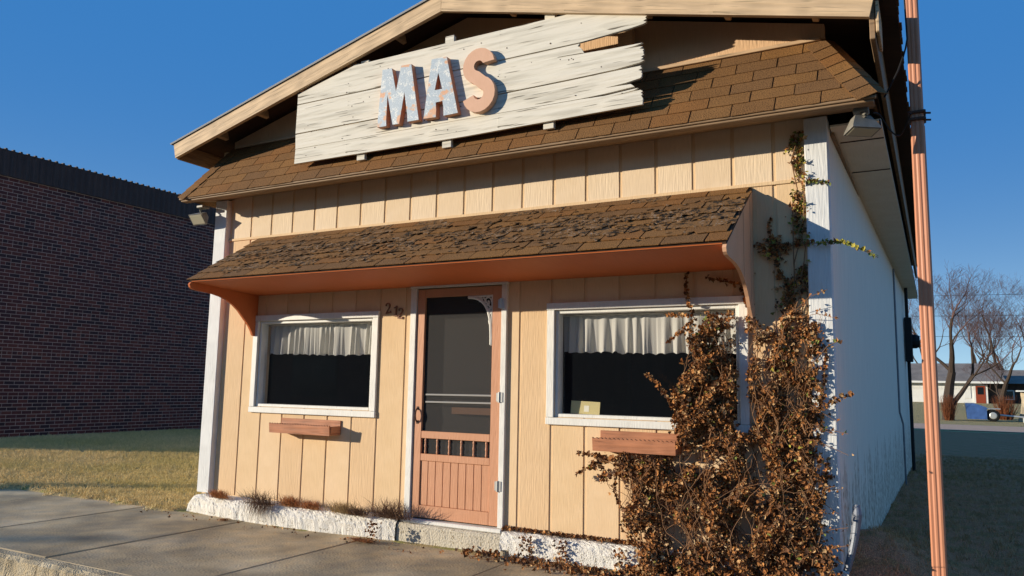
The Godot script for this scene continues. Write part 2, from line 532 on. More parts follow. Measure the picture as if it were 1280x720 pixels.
func window(b: Node3D, r: Rect2) -> void:
	var w := group_node("window", b)
	var o := Rect2(r.position - Vector2(0.068, 0.062), r.size + Vector2(0.136, 0.124))
	bx("frame", Vector3(o.position.x, o.position.y + 0.06, -0.002), Vector3(r.position.x, r.end.y, 0.024), mats.frame, w)
	bx("frame", Vector3(r.end.x, o.position.y + 0.06, -0.002), Vector3(o.end.x, r.end.y, 0.024), mats.frame, w)
	bx("frame", Vector3(o.position.x - 0.004, r.end.y + 0.001, -0.002), Vector3(o.end.x + 0.004, o.end.y, 0.027), mats.frame, w)
	bx("sill", Vector3(o.position.x - 0.004, o.position.y, -0.002), Vector3(o.end.x + 0.004, o.position.y + 0.058, 0.028), mats.frame, w, 0.004)
	# jambs lining the opening
	var st := begin()
	var t := 0.028
	box(st, Vector3(r.position.x + 0.001, r.position.y + 0.001, -0.10), Vector3(r.position.x + t, r.end.y - 0.001, -0.004), 0.003)
	box(st, Vector3(r.end.x - t, r.position.y + 0.001, -0.10), Vector3(r.end.x - 0.001, r.end.y - 0.001, -0.004), 0.003)
	box(st, Vector3(r.position.x + t + 0.001, r.end.y - t, -0.10), Vector3(r.end.x - t - 0.001, r.end.y - 0.001, -0.005), 0.003)
	box(st, Vector3(r.position.x + t + 0.001, r.position.y + 0.001, -0.10), Vector3(r.end.x - t - 0.001, r.position.y + t, -0.003), 0.003)
	put("jamb", st, mats.frame, w)
	bx("pane", Vector3(r.position.x + t - 0.004, r.position.y + t - 0.004, -0.071), Vector3(r.end.x - t + 0.004, r.end.y - t + 0.004, -0.067), mats.glass, w, 0.0)

func curtain(r: Rect2, label: String, sd: int) -> void:
	var x0 := r.position.x + 0.02
	var x1 := r.end.x - 0.02
	var top := r.end.y - 0.035
	var n := 180
	var rows := 8
	var noise := FastNoiseLite.new()
	noise.seed = sd
	noise.frequency = 1.0
	var pts := []
	for i in n + 1:
		var u := float(i) / n
		var x := lerpf(x0, x1, u)
		var gather := 0.5 + 0.5 * noise.get_noise_1d(x * 1.6)
		var bottom := 1.455 + 0.014 * absf(sin(x * 34.0)) + 0.012 * noise.get_noise_1d(x * 3.0) + (0.02 if u < 0.33 else 0.0) * gather
		var colm := []
		for j in rows + 1:
			var v := float(j) / rows
			var amp := 0.006 + 0.022 * v * (0.4 + gather)
			colm.append(Vector3(x, lerpf(top, bottom, v), -0.125 + amp * sin(x * 62.0 + 2.2 * noise.get_noise_1d(x * 2.3 + 9.0) * 3.0)))
		pts.append(colm)
	var st := begin()
	for i in n:
		for j in rows:
			quad(st, pts[i][j], pts[i + 1][j], pts[i + 1][j + 1], pts[i][j + 1], pts[i][j] - Vector3(0, 0, 1))
	var t := thing("lace_valance", label, "curtain", Vector3.ZERO, "lace valances in the shop windows")
	put("cloth", st, mats.lace, t)
	st = begin()
	tube(st, [Vector3(x0 - 0.02, top, -0.125), Vector3(x1 + 0.02, top, -0.125)], [0.008], 8)
	put("curtain_rod", st, mats.frame, t)

func door(b: Node3D) -> void:
	var f := group_node("door_frame", b)
	bx("casing", Vector3(2.212, -0.01, -0.002), Vector3(2.276, 2.07, 0.030), mats.frame, f)
	bx("casing", Vector3(3.189, -0.01, -0.002), Vector3(3.243, 2.07, 0.030), mats.frame, f)
	bx("head_casing", Vector3(2.206, 2.072, -0.002), Vector3(3.249, 2.142, 0.034), mats.frame, f)
	bx("threshold", Vector3(2.20, -0.045, -0.14), Vector3(3.25, -0.012, 0.07), mats.frame, f, 0.006)
	# screen door
	var d := group_node("screen_door", b)
	var z0 := -0.018
	var z1 := 0.014
	bx("stile", Vector3(2.284, 0.0, z0), Vector3(2.366, 2.062, z1), mats.copper, d)
	bx("stile", Vector3(3.092, 0.0, z0), Vector3(3.184, 2.062, z1), mats.copper, d)
	bx("rail", Vector3(2.367, 1.985, z0), Vector3(3.091, 2.062, z1 - 0.001), mats.copper, d)
	bx("rail", Vector3(2.367, 0.700, z0), Vector3(3.091, 0.764, z1 - 0.001), mats.copper, d)
	bx("rail", Vector3(2.367, 0.500, z0), Vector3(3.091, 0.562, z1 - 0.001), mats.copper, d)
	bx("rail", Vector3(2.367, 0.0, z0), Vector3(3.091, 0.108, z1 - 0.001), mats.copper, d)
	for i in 9:
		var w := 0.724 / 9.0
		bx("plank", Vector3(2.367 + w * i + 0.002, 0.109, -0.012), Vector3(2.367 + w * (i + 1) - 0.002, 0.499, 0.002), mats.copper, d, 0.003)
	bx("panel_backing", Vector3(2.368, 0.109, -0.016), Vector3(3.090, 0.499, -0.0125), mats.copper, d, 0.0)
	for i in 6:
		var x := 2.41 + 0.128 * i
		var st := begin()
		var pts := []
		var rad := []
		for q in 15:
			var u := q / 14.0
			pts.append(Vector3(x, lerpf(0.563, 0.699, u), -0.002))
			rad.append(0.0075 + 0.0045 * absf(sin(u * PI * 3.0)) - (0.003 if q in [3, 11] else 0.0))
		tube(st, pts, rad, 8)
		put("spindle", st, mats.copper, d)
	bx("screen", Vector3(2.367, 0.565, -0.0105), Vector3(3.091, 1.984, -0.0095), mats.screen, d, 0.0)
	for y in [1.092, 1.026]:
		var st := begin()
		tube(st, [Vector3(2.400, y, 0.001), Vector3(3.091, y + 0.004, 0.001)], [0.009], 8)
		put("push_bar", st, mats.steel, d)
	# fretwork bracket in the upper right corner of the screen
	var st := begin()
	var cx := 3.090
	var cy := 1.984
	var curve := []
	for q in 17:
		var u := q / 16.0
		curve.append(Vector3(cx - 0.245 * pow(1.0 - u, 2.4) - 0.012, cy - 0.014 - 0.43 * pow(u, 2.0), 0.004))
	tube(st, curve, [0.015], 6)
	tube(st, [Vector3(cx - 0.26, cy - 0.008, 0.004), Vector3(cx, cy - 0.008, 0.004)], [0.009], 6)
	tube(st, [Vector3(cx - 0.008, cy, 0.004), Vector3(cx - 0.008, cy - 0.45, 0.004)], [0.008], 6)
	for sc in [[-0.055, -0.065, 0.042, 0.0], [-0.03, -0.155, 0.026, 1.2], [-0.125, -0.035, 0.022, 2.0], [-0.024, -0.24, 0.018, 0.4]]:
		var sp := []
		for q in 22:
			var a: float = sc[3] + q * 0.36
			var rr: float = sc[2] * (1.0 - q / 26.0)
			sp.append(Vector3(cx + sc[0] + cos(a) * rr, cy + sc[1] + sin(a) * rr * 1.25, 0.004))
		tube(st, sp, [0.0085], 5)
	for ln in [[-0.10, -0.02, -0.02, -0.12], [-0.02, -0.10, -0.05, -0.17], [-0.02, -0.20, -0.035, -0.26]]:
		tube(st, [Vector3(cx + ln[0], cy + ln[1], 0.004), Vector3(cx + ln[2], cy + ln[3], 0.004)], [0.008], 5)
	put("fretwork_bracket", st, mats.frame, d)
	st = begin()
	var hp := []
	for q in 13:
		var a := PI * q / 12.0
		hp.append(Vector3(2.325 - 0.004, 0.905 - 0.062 * cos(a), 0.016 + 0.032 * sin(a)))
	tube(st, hp, [0.0065], 6)
	for y in [0.843, 0.967]: box(st, Vector3(2.309, y - 0.016, 0.014), Vector3(2.333, y + 0.016, 0.019), 0.002)
	put("handle", st, mats.iron, d)
	for y in [1.90, 1.085, 0.335]:
		st = begin()
		box(st, Vector3(3.150, y - 0.038, 0.0145), Vector3(3.186, y + 0.038, 0.020), 0.002)
		box(st, Vector3(3.191, y - 0.042, 0.0305), Vector3(3.222, y + 0.042, 0.036), 0.002)
		tube(st, [Vector3(3.187, y - 0.045, 0.036), Vector3(3.187, y + 0.045, 0.036)], [0.010], 8)
		put("hinge", st, mats.steel, d)
	# inner door, closed, behind the screen
	var n := group_node("inner_door", b)
	bx("leaf", Vector3(2.285, 0.0, -0.135), Vector3(3.18, 2.06, -0.095), mats.inner_door, n)
	bx("mail_rail", Vector3(2.66, 0.925, -0.0949), Vector3(3.12, 0.985, -0.030), mats.copper, n)
	bx("panel", Vector3(2.72, 1.15, -0.0949), Vector3(3.08, 1.86, -0.088), mats.inner_door, n)

func shingle(called: String, a: Array, t: float, m: Material, parent: Node, at: Transform3D) -> void:
	var st := begin()
	prism(st, PackedVector2Array(a), 0.0, t)
	put(called, st, m, parent, at)

func mansard(b: Node3D) -> void:
	var r := group_node("mansard_roof", b)
	var lo := Vector3(0, 3.146, 0.42)
	var up := Vector3(0, 3.77, 0.0) - lo
	var ln := up.length()
	var u := up.normalized()
	var n := Vector3(1, 0, 0).cross(u)
	var fr := Basis(Vector3(1, 0, 0), u, n)
	var xl := func(s: float) -> float: return lerpf(-0.665, -0.335, s / ln)
	var xr := func(s: float) -> float: return lerpf(6.245, 5.885, s / ln)
	var st := begin()
	prism(st, PackedVector2Array([Vector2(xl.call(0.0), 0), Vector2(xr.call(0.0), 0), Vector2(xr.call(ln), ln), Vector2(xl.call(ln), ln)]), -0.03, 0.0)
	put("deck", st, mats.dark_wood, r, Transform3D(fr, lo))
	var ex := ln / 6.0
	for i in 6:
		var s0 := i * ex
		var s1 := minf(s0 + ex + 0.05, ln)
		var off := (0.5 if i % 2 == 1 else 0.0) * S + rng.randf_range(-0.02, 0.02)
		for k in range(-4, 23):
			var x0 := k * S + off + 0.09
			var x1 := x0 + S - rng.randf_range(0.006, 0.011)
			var d0 := rng.randf_range(-0.004, 0.004)
			var l0 := maxf(x0, xl.call(s0) + 0.03)
			var r0 := minf(x1, xr.call(s0) - 0.03)
			var l1 := maxf(x0, xl.call(s1) + 0.03)
			var r1 := minf(x1, xr.call(s1) - 0.03)
			if r0 - l0 < 0.03 or r1 - l1 < 0.01: continue
			var lift := 0.0075
			var mm: Material = mats["shingle%d" % rng.randi_range(0, 4)]
			var bs := Basis(Vector3(1, 0, 0), -0.055 + rng.randf_range(-0.006, 0.006)) 
			var pts := [Vector2(l0, 0)]
			for q in 5: pts.append(Vector2(lerpf(l0, r0, (q + 1) / 6.0), rng.randf_range(-0.0025, 0.0025) + d0))
			pts.append(Vector2(r0, d0))
			pts[0] = Vector2(l0, d0)
			pts.append(Vector2(r1, s1 - s0))
			pts.append(Vector2(l1, s1 - s0))
			# lower edge rides on the row below it
			var org := lo + fr * Vector3(0, s0 - (0.012 if i == 0 else 0.0), 0.001 + lift)
			shingle("shingle", pts, 0.006, mm, r, Transform3D(fr * bs, org))
	# hip caps
	for side in [0, 1]:
		var a := Vector3(-0.665, 3.146, 0.42) if side == 0 else Vector3(6.245, 3.146, 0.42)
		var e := Vector3(-0.335, 3.77, 0.0) if side == 0 else Vector3(5.885, 3.77, 0.0)
		var d := (e - a).normalized()
		var len2 := (e - a).length()
		var wdir := Vector3(-1, 0, 0) if side == 1 else Vector3(1, 0, 0)
		wdir = (wdir - d * wdir.dot(d)).normalized()
		var ft := n
		for i in 7:
			var t0 := len2 * i / 7.0
			var p := a + d * t0 + ft * 0.017
			var q := a + d * minf(t0 + len2 / 7.0 + 0.03, len2) + ft * 0.009
			var w := wdir * 0.135
			var side_dir := (Vector3(0.5, 0.1, -0.85) if side == 1 else Vector3(-0.5, 0.1, -0.85)).normalized() * 0.12
			st = begin()
			var tk := ft * 0.006
			var c := (p + q) * 0.5 + w * 0.5 - ft * 0.02
			quad(st, p + tk, p + w + tk, q + w + tk, q + tk, c)
			quad(st, p, p + w, p + w + tk, p + tk, c + d * 0.05)
			quad(st, p + w, q + w, q + w + tk, p + w + tk, c)
			quad(st, p + tk, q + tk, q + side_dir + tk, p + side_dir + tk, c - side_dir * 0.2 - ft * 0.2)
			quad(st, p, p + tk, p + side_dir + tk, p + side_dir, c + d * 0.05)
			put("hip_cap", st, mats["shingle%d" % ((i * 2 + side) % 5)], r)
	# drip board, fascia and soffits
	bx("drip_board", Vector3(-0.655, 3.126, 0.395), Vector3(6.236, 3.147, 0.428), mats.brown_trim, r, 0.004)
	bx("fascia", Vector3(-0.64, 3.108, 0.33), Vector3(6.22, 3.1255, 0.412), mats.brown_trim, r, 0.004)
	st = begin()
	prism(st, PackedVector2Array([Vector2(0.335, 3.122), Vector2(0.003, 3.196), Vector2(0.003, 3.206), Vector2(0.335, 3.132)]), -6.215, 0.64)
	put("soffit", st, mats.brown_trim, r, Transform3D(Basis(Vector3(0, 0, 1), Vector3(0, 1, 0), Vector3(-1, 0, 0)), Vector3.ZERO))
	# the skirt runs on along both sides
	for side in [0, 1]:
		st = begin()
		var x0 := 6.245 if side == 1 else -0.665
		var x1 := 5.885 if side == 1 else -0.335
		for zz in [[0.40, -11.9]]:
			var A := Vector3(x0, 3.146, zz[0])
			var B := Vector3(x0, 3.146, zz[1])
			var C := Vector3(x1, 3.77, zz[1])
			var D := Vector3(x1, 3.77, 0.02)
			quad(st, A, B, C, D, Vector3((x0 + x1) * 0.5 + (x1 - x0) * 0.3, 3.3, -6))
			var off := Vector3(x1 - x0, 0, 0).normalized() * 0.02
			quad(st, A + off, B + off, C + off, D + off, Vector3(x0, 3.6, -6))
		put("side_skirt", st, mats.shingle3, r)

func awning(b: Node3D) -> void:
	var r := group_node("awning", b)
	var lo := Vector3(0, 2.150, 0.872)
	var up := Vector3(0, 2.712, 0.004) - lo
	var ln := up.length()
	var u := up.normalized()
	var n := Vector3(1, 0, 0).cross(u)
	var fr := Basis(Vector3(1, 0, 0), u, n)
	var x0 := 0.165
	var x1 := 5.342
	var st := begin()
	box(st, Vector3(x0 + 0.002, 0.0, -0.028), Vector3(x1 - 0.002, ln, -0.001), 0.002)
	put("deck", st, mats.dark_wood, r, Transform3D(fr, lo))
	# underside boarding with a rolled front lip
	st = begin()
	var prof := [Vector2(0.866, 2.139), Vector2(0.860, 2.131), Vector2(0.50, 2.112), Vector2(0.10, 2.092), Vector2(0.0, 2.090), Vector2(0.0, 2.120), Vector2(0.45, 2.126), Vector2(0.84, 2.138)]
	for i in prof.size():
		var p: Vector2 = prof[i]
		var q: Vector2 = prof[(i + 1) % prof.size()]
		quad(st, Vector3(x0 + 0.03, p.y, p.x), Vector3(x1 - 0.03, p.y, p.x), Vector3(x1 - 0.03, q.y, q.x), Vector3(x0 + 0.03, q.y, q.x), Vector3(2.7, lerpf(2.105, 2.134, clampf((p.x + q.x) * 0.5, 0.0, 0.86) / 0.86), clampf((p.x + q.x) * 0.5, 0.05, 0.85)))
	put("underside", st, mats.under, r)
	# end panels: straight at the wall, curved out to the lip
	for x in [x0, x1 - 0.026]:
		var pl := PackedVector2Array()
		pl.append(Vector2(0.002, 2.685))
		pl.append(Vector2(0.868, 2.124))
		for c in [[0.880, 2.105], [0.868, 2.078], [0.840, 2.062], [0.78, 2.055], [0.70, 2.05], [0.60, 2.043], [0.50, 2.025], [0.42, 2.000], [0.34, 1.960], [0.27, 1.912], [0.21, 1.855], [0.16, 1.785], [0.12, 1.70], [0.085, 1.60], [0.06, 1.50], [0.002, 1.47]]:
			if c[1] < 1.74 and x > 1.0:
				pl.append(Vector2(maxf(c[0] * 0.8, 0.002), 1.74 + (c[1] - 1.74) * 0.4))
			elif c[1] < 1.8 and x < 1.0:
				pl.append(Vector2(maxf(c[0] * 0.9, 0.002), 1.8 + (c[1] - 1.8) * 0.45))
			else:
				pl.append(Vector2(c[0], c[1]))
		st = begin()
		prism(st, pl, 0.0, 0.026)
		# outline is (z, y): turn it so that its first axis points to +z
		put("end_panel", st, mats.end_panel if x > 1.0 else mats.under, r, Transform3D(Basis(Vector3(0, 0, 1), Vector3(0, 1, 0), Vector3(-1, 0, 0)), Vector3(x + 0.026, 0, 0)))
	for zg in [0.10, 0.34]:
		var st2 := begin()
		box(st2, Vector3(x1 + 0.0005, 1.98 if zg > 0.2 else 1.78, zg), Vector3(x1 + 0.004, 2.66 - zg * 0.63, zg + 0.016), 0.001)
		put("seam_strip", st2, mats.end_panel, r)
	var rows := 8
	var ex := ln / rows
	for i in rows:
		var s0 := i * ex
		var s1 := minf(s0 + ex + 0.05, ln)
		var off := (0.5 if i % 2 == 1 else 0.0) * S + rng.randf_range(-0.03, 0.03)
		for k in range(-1, 19):
			var a0 := maxf(k * S + off, x0 - 0.012)
			var a1 := minf((k + 1) * S + off - rng.randf_range(0.006, 0.014), x1 + 0.010)
			if a1 - a0 < 0.04: continue
			# the middle of the slope has weathered most: edges broken and curled
			var age := 0.25 + 0.75 * (1.0 - absf(i - 3.2) / 4.5)
			if i == rows - 1 or i == 0: age = 0.12
			var pts := []
			var m := 9
			for q in m + 1:
				var x := lerpf(a0, a1, float(q) / m)
				var jag := rng.randf_range(-0.4, 1.0) * 0.020 * age
				if rng.randf() < 0.10 * age: jag += 0.05
				pts.append(Vector2(x, jag))
			pts.append(Vector2(a1, s1 - s0))
			pts.append(Vector2(a0, s1 - s0))
			var worn := rng.randf() < age * 0.62
			var mm: Material = mats.worn if worn else mats["shingle%d" % rng.randi_range(0, 4)]
			var bs := Basis(Vector3(1, 0, 0), -0.055 - rng.randf() * 0.05 * age)
			var org := lo + fr * Vector3(0, s0 - (0.012 if i == 0 else 0.0), 0.0085 + rng.randf() * 0.006 * age)
			shingle("shingle", pts, 0.006, mm, r, Transform3D(fr * bs, org))
	# loose flakes of broken shingle lying on the slope
	st = begin()
	for i in 420:
		var x := rng.randf_range(0.5, 5.1)
		var s := ln * clampf(rng.randfn(0.45, 0.17), 0.08, 0.92)
		var o := lo + fr * Vector3(x, s, 0.017)
		var w := rng.randf_range(0.008, 0.035)
		var h := rng.randf_range(0.005, 0.016)
		var bs := fr * Basis(Vector3(0, 0, 1), rng.randf_range(-0.5, 0.5)) * Basis(Vector3(1, 0, 0), rng.randf_range(-0.3, 0.15))
		box(st, Vector3(-w, -h, 0), Vector3(w, h, 0.003), 0.0, bs, o)
	var fl := put("shingle_flakes", st, mats.worn, r)
	fl.set_meta("kind", "stuff")

func gable(b: Node3D) -> void:
	var px := 2.735
	var pb := 4.52
	var sl := 0.262
	var sr := 0.240
	var xl := -0.745
	var xr := 6.212
	var gw := begin()
	prism(gw, PackedVector2Array([Vector2(-0.335, 3.771), Vector2(5.885, 3.771), Vector2(5.885, pb + 0.14 - sr * (5.885 - px)), Vector2(px, pb + 0.14), Vector2(-0.335, pb + 0.14 - sl * (px + 0.335))]), -0.06, -0.004)
	put("gable_wall", gw, mats.gable, b)
	var r := group_node("gable_roof", b)
	# raking boards of raw timber
	for side in [0, 1]:
		var xe: float = xl if side == 0 else xr
		var slope: float = sl if side == 0 else -sr
		var ye: float = pb - absf(slope) * absf(xe - px)
		var dirv := Vector3(1, slope, 0).normalized()
		var ln := Vector2(px - xe, pb - ye).length()
		var st := begin()
		var a := 0.0
		var h := 0.168
		# local frame: x along the board
		var pts: PackedVector2Array
		var cut_x := slope * h
		if side == 0: pts = PackedVector2Array([Vector2(0, 0), Vector2(ln, 0), Vector2(ln + h * absf(slope), h), Vector2(0, h)])
		else: pts = PackedVector2Array([Vector2(0, 0), Vector2(ln, 0), Vector2(ln, h), Vector2(-h * absf(slope), h)])
		prism(st, pts, -0.02, 0.02)
		var org := Vector3(xe, ye, 0.425) if side == 0 else Vector3(px + 0.003, pb, 0.425)
		put("rake_board", st, mats.raw_board, r, Transform3D(Basis(dirv, Vector3(-dirv.y, dirv.x, 0), Vector3(0, 0, 1)), org))
		# roof sheet above it, running to the back
		st = begin()
		var over := 0.075 if side == 0 else 0.165
		var tx: float = xe - over if side == 0 else xe + over
		var ty := func(x: float) -> float: return pb + 0.1775 - absf(slope) * absf(x - px)
		var sg := -1.0 if side == 0 else 1.0
		var c := Vector3((tx + px) * 0.5, ty.call((tx + px) * 0.5) + 0.012, -6)
		var f := [Vector3(px, ty.call(px), 0.452), Vector3(tx, ty.call(tx), 0.452), Vector3(tx, ty.call(tx), -12.4), Vector3(px, ty.call(px), -12.4)]
		var t := Vector3(0, 0.014, 0)
		quad(st, f[0], f[1], f[2], f[3], c)
		quad(st, f[0] + t, f[1] + t, f[2] + t, f[3] + t, c)
		quad(st, f[0], f[1], f[1] + t, f[0] + t, c)
		quad(st, f[1], f[2], f[2] + t, f[1] + t, c)
		quad(st, f[2], f[3], f[3] + t, f[2] + t, c)
		put("roof_deck", st, mats.dark_wood, r)
		# metal edging along the rake
		st = begin()
		var e0 := Vector3(px, ty.call(px) + 0.007, 0.458)
		var e1 := Vector3(tx, ty.call(tx) + 0.007, 0.458)
		tube(st, [e0, e1], [0.011], 4)
		put("metal_edge", st, mats.white_metal, r)
		# shingle butts along the eave: small uneven teeth
		st = begin()
		for k in 96:
			var z := 0.445 - k * 0.134
			var w := rng.randf_range(0.115, 0.128)
			var o := rng.randf_range(0.004, 0.022)
			var zz := Vector3(tx, ty.call(tx) + 0.0155, z)
			box(st, Vector3(-0.22 if sg > 0 else -o, -sg * 0.0, -w), Vector3(o if sg > 0 else 0.22, 0.008, 0.0), 0.0, Basis(Vector3(0, 0, 1), atan(absf(slope)) * (-sg)), zz)
		var sh := put("eave_shingles", st, mats.shingle3, r)
		sh.set_meta("kind", "stuff")
		# eave board behind the overhang
		bx("eave_board", Vector3(minf(xe, xe + sg * 0.035), ye - (0.14 if side == 1 else 0.0), -11.9), Vector3(maxf(xe, xe + sg * 0.035), ye + 0.172, 0.40), mats.brown_trim, r, 0.004)
		if side == 1:
			# split face of the board end
			bx("board_end", Vector3(xe + 0.040, ye - 0.10, 0.05), Vector3(xe + 0.062, ye + 0.12, 0.415), mats.raw_board, r, 0.004)
		# lookouts under the overhang
		for k in 5:
			var lx := lerpf(xe + (0.5 if side == 0 else -0.35), px, k / 5.0)
			var ly: float = ty.call(lx) - 0.06
			st = begin()
			box(st, Vector3(-0.022, -0.045, -0.22), Vector3(0.022, 0.045, 0.0), 0.003, Basis(Vector3(0, 0, 1), atan(slope)), Vector3(lx, ly, 0.404))
			put("lookout", st, mats.beam, r)
	# boards under the overhang
	bx("tie_board", Vector3(-0.30, 3.772, -0.003), Vector3(5.86, 3.80, 0.03), mats.beam, r)

func foundation(b: Node3D) -> void:
	var no := FastNoiseLite.new()
	no.seed = 77
	no.frequency = 1.0
	for seg in [[-0.58, 2.20, "footing"], [2.202, 3.27, "step"], [3.272, 5.93, "footing"]]:
		var st := begin()
		var n := int((seg[1] - seg[0]) / 0.022)
		var prev := []
		for i in n + 1:
			var x: float = lerpf(seg[0], seg[1], float(i) / n)
			var ring: Array[Vector3] = []
			var reach := 0.20
			var top := -0.012
			if seg[2] == "step":
				reach = 0.11
				top = -0.046
			elif x > 3.2:
				reach = lerpf(0.13, 0.10, (x - 3.2) / 2.5)
				top = -0.02
			else:
				reach = 0.13 + 0.09 * sin(clampf((x + 0.5) / 2.7, 0, 1) * PI)
			var e := 1.0
			if x < -0.40: e = sqrt(maxf(0.02, 1.0 - pow((-0.40 - x) / 0.19, 2.0)))
			for q in 13:
				var u := q / 12.0
				var a := u * PI * 0.5
				var rough := 0.014 if seg[2] == "footing" else 0.006
				var nn := no.get_noise_3d(x * 5.0, u * 3.0, 0) + 0.6 * no.get_noise_3d(x * 15.0, u * 8.0, 5) + 0.35 * no.get_noise_3d(x * 42.0, u * 20.0, 9)
				var sq: float = 0.42 if seg[2] == "footing" else 0.16
				var pz := reach * pow(sin(a), sq)
				var py := (top + 0.215) * pow(cos(a), sq) - 0.215
				ring.append(Vector3(x, -0.215 + (py + 0.215) * e + nn * rough * 0.7, (pz + nn * rough) * lerpf(0.75, 1.0, e) if q > 0 else -0.05))
			if i > 0:
				for q in 12:
					quad(st, prev[q], prev[q + 1], ring[q + 1], ring[q], Vector3(x, -0.2, 0.0))
			prev = ring
		if seg[2] == "step":
			box(st, Vector3(seg[0], -0.24, -0.1), Vector3(seg[1], -0.06, 0.06), 0.0)
		else:
			box(st, Vector3(seg[0] + 0.15, -0.24, -0.1), Vector3(seg[1] - 0.02, -0.05, 0.05), 0.0)
		put("door_step" if seg[2] == "step" else "footing", st, mats[seg[2]], b)

func shell(b: Node3D) -> void:
	# the long side walls; the right one runs out a little towards the back
	var A := Vector3(5.886, -0.35, -0.05)
	var B := Vector3(6.045, -0.35, -11.8)
	var h := 3.49
	var d := (B - A).normalized()
	var st := begin()
	var q := [A, B, B + Vector3(0, h, 0), A + Vector3(0, h, 0)]
	var uv := [Vector2(0, 1), Vector2(1, 1), Vector2(1, 0), Vector2(0, 0)]
	for k in [0, 1, 2, 0, 2, 3]:
		st.set_smooth_group(-1)
		st.set_uv(uv[k])
		st.add_vertex(q[k])
	put("side_wall", st, mats.side_wall, b)
	st = begin()
	box(st, Vector3(-0.14, -0.3, -11.8), Vector3(-0.001, 3.10, 0.0), 0.0, Basis(Vector3(0, 1, 0), -atan(0.159 / 11.75)), Vector3(5.886 - 0.003, 0, -0.125))
	put("side_wall_lining", st, mats.room, b)
	bx("side_wall", Vector3(-0.50, -0.3, -11.8), Vector3(-0.36, 3.10, -0.165), mats.white, b)
	bx("back_wall", Vector3(-0.35, -0.3, -11.9), Vector3(6.04, 4.2, -11.81), mats.white, b)
	st = begin()
	box(st, Vector3(5.90, 3.105, -11.8), Vector3(6.24, 3.118, -0.005), 0.0)
	put("side_soffit", st, mats.soffit, b)
	bx("soffit_trim", Vector3(5.889, 3.075, -11.7), Vector3(5.915, 3.104, -0.13), mats.brown_trim, b)
	for z in [-0.42, -1.35]: bx("soffit_seam", Vector3(5.93, 3.098, z - 0.006), Vector3(6.235, 3.104, z + 0.006), mats.dark_wood, b, 0.001)
	# room behind the glass
	bx("room_floor", Vector3(-0.35, -0.12, -6.0), Vector3(5.86, -0.05, -0.165), mats.room_dark, b, 0.0)
	bx("room_ceiling", Vector3(-0.35, 2.75, -6.0), Vector3(5.86, 2.80, -0.165), mats.room, b, 0.0)
	bx("room_back_wall", Vector3(-0.35, -0.05, -6.1), Vector3(5.9, 2.75, -6.0), mats.room_dark, b, 0.0)
	for x in [2.0, 3.4]: bx("partition", Vector3(x - 0.03, -0.05, -2.6), Vector3(x + 0.03, 2.75, -0.8), mats.room_dark, b, 0.0)
	bx("inside_panel", Vector3(-0.345, -0.04, -5.9), Vector3(-0.33, 2.74, -0.2), mats.room_dark, b, 0.0)

func numbers(b: Node3D) -> void:
	var f := SystemFont.new()
	f.font_names = PackedStringArray(["Droid Serif"])
	f.font_weight = 400
	var hn := group_node("house_number", b)
	for d in [["2", 1.905, 1.812, 0.12], ["1", 1.985, 1.788, -0.05], ["2", 2.035, 1.766, -0.10]]:
		var t := TextMesh.new()
		t.text = d[0]
		t.font = f
		t.font_size = 32
		t.pixel_size = 0.0042
		t.depth = 0.012
		t.horizontal_alignment = HORIZONTAL_ALIGNMENT_LEFT
		t.vertical_alignment = VERTICAL_ALIGNMENT_BOTTOM
		put_mesh("digit", t, mats.number, hn, Transform3D(Basis(Vector3(0, 0, 1), d[3]), Vector3(d[1], d[2], 0.007)))

func shop() -> void:
	var b := thing("storefront_building", "peach board-sided shop with brown shingle awning and gabled front", "building")
	siding(b)
	posts(b)
	shell(b)
	foundation(b)
	window(b, WINL)
	window(b, WINR)
	door(b)
	awning(b)
	mansard(b)
	gable(b)
	numbers(b)
	curtain(WINL, "white lace valance in the window left of the door", 3)
	curtain(WINR, "white lace valance in the window beside the dry vine", 8)

# ---------------------------------------------------------------- sign
func ragged(poly: PackedVector2Array, x: float, y0: float, y1: float, depth: float) -> void:
	var n := int(absf(y1 - y0) / 0.012) + 1
	for i in range(0, n + 1):
		var y := lerpf(y0, y1, float(i) / n)
		poly.append(Vector2(x - rng.randf() * depth * (0.35 if i % 2 == 0 else 1.0), y))

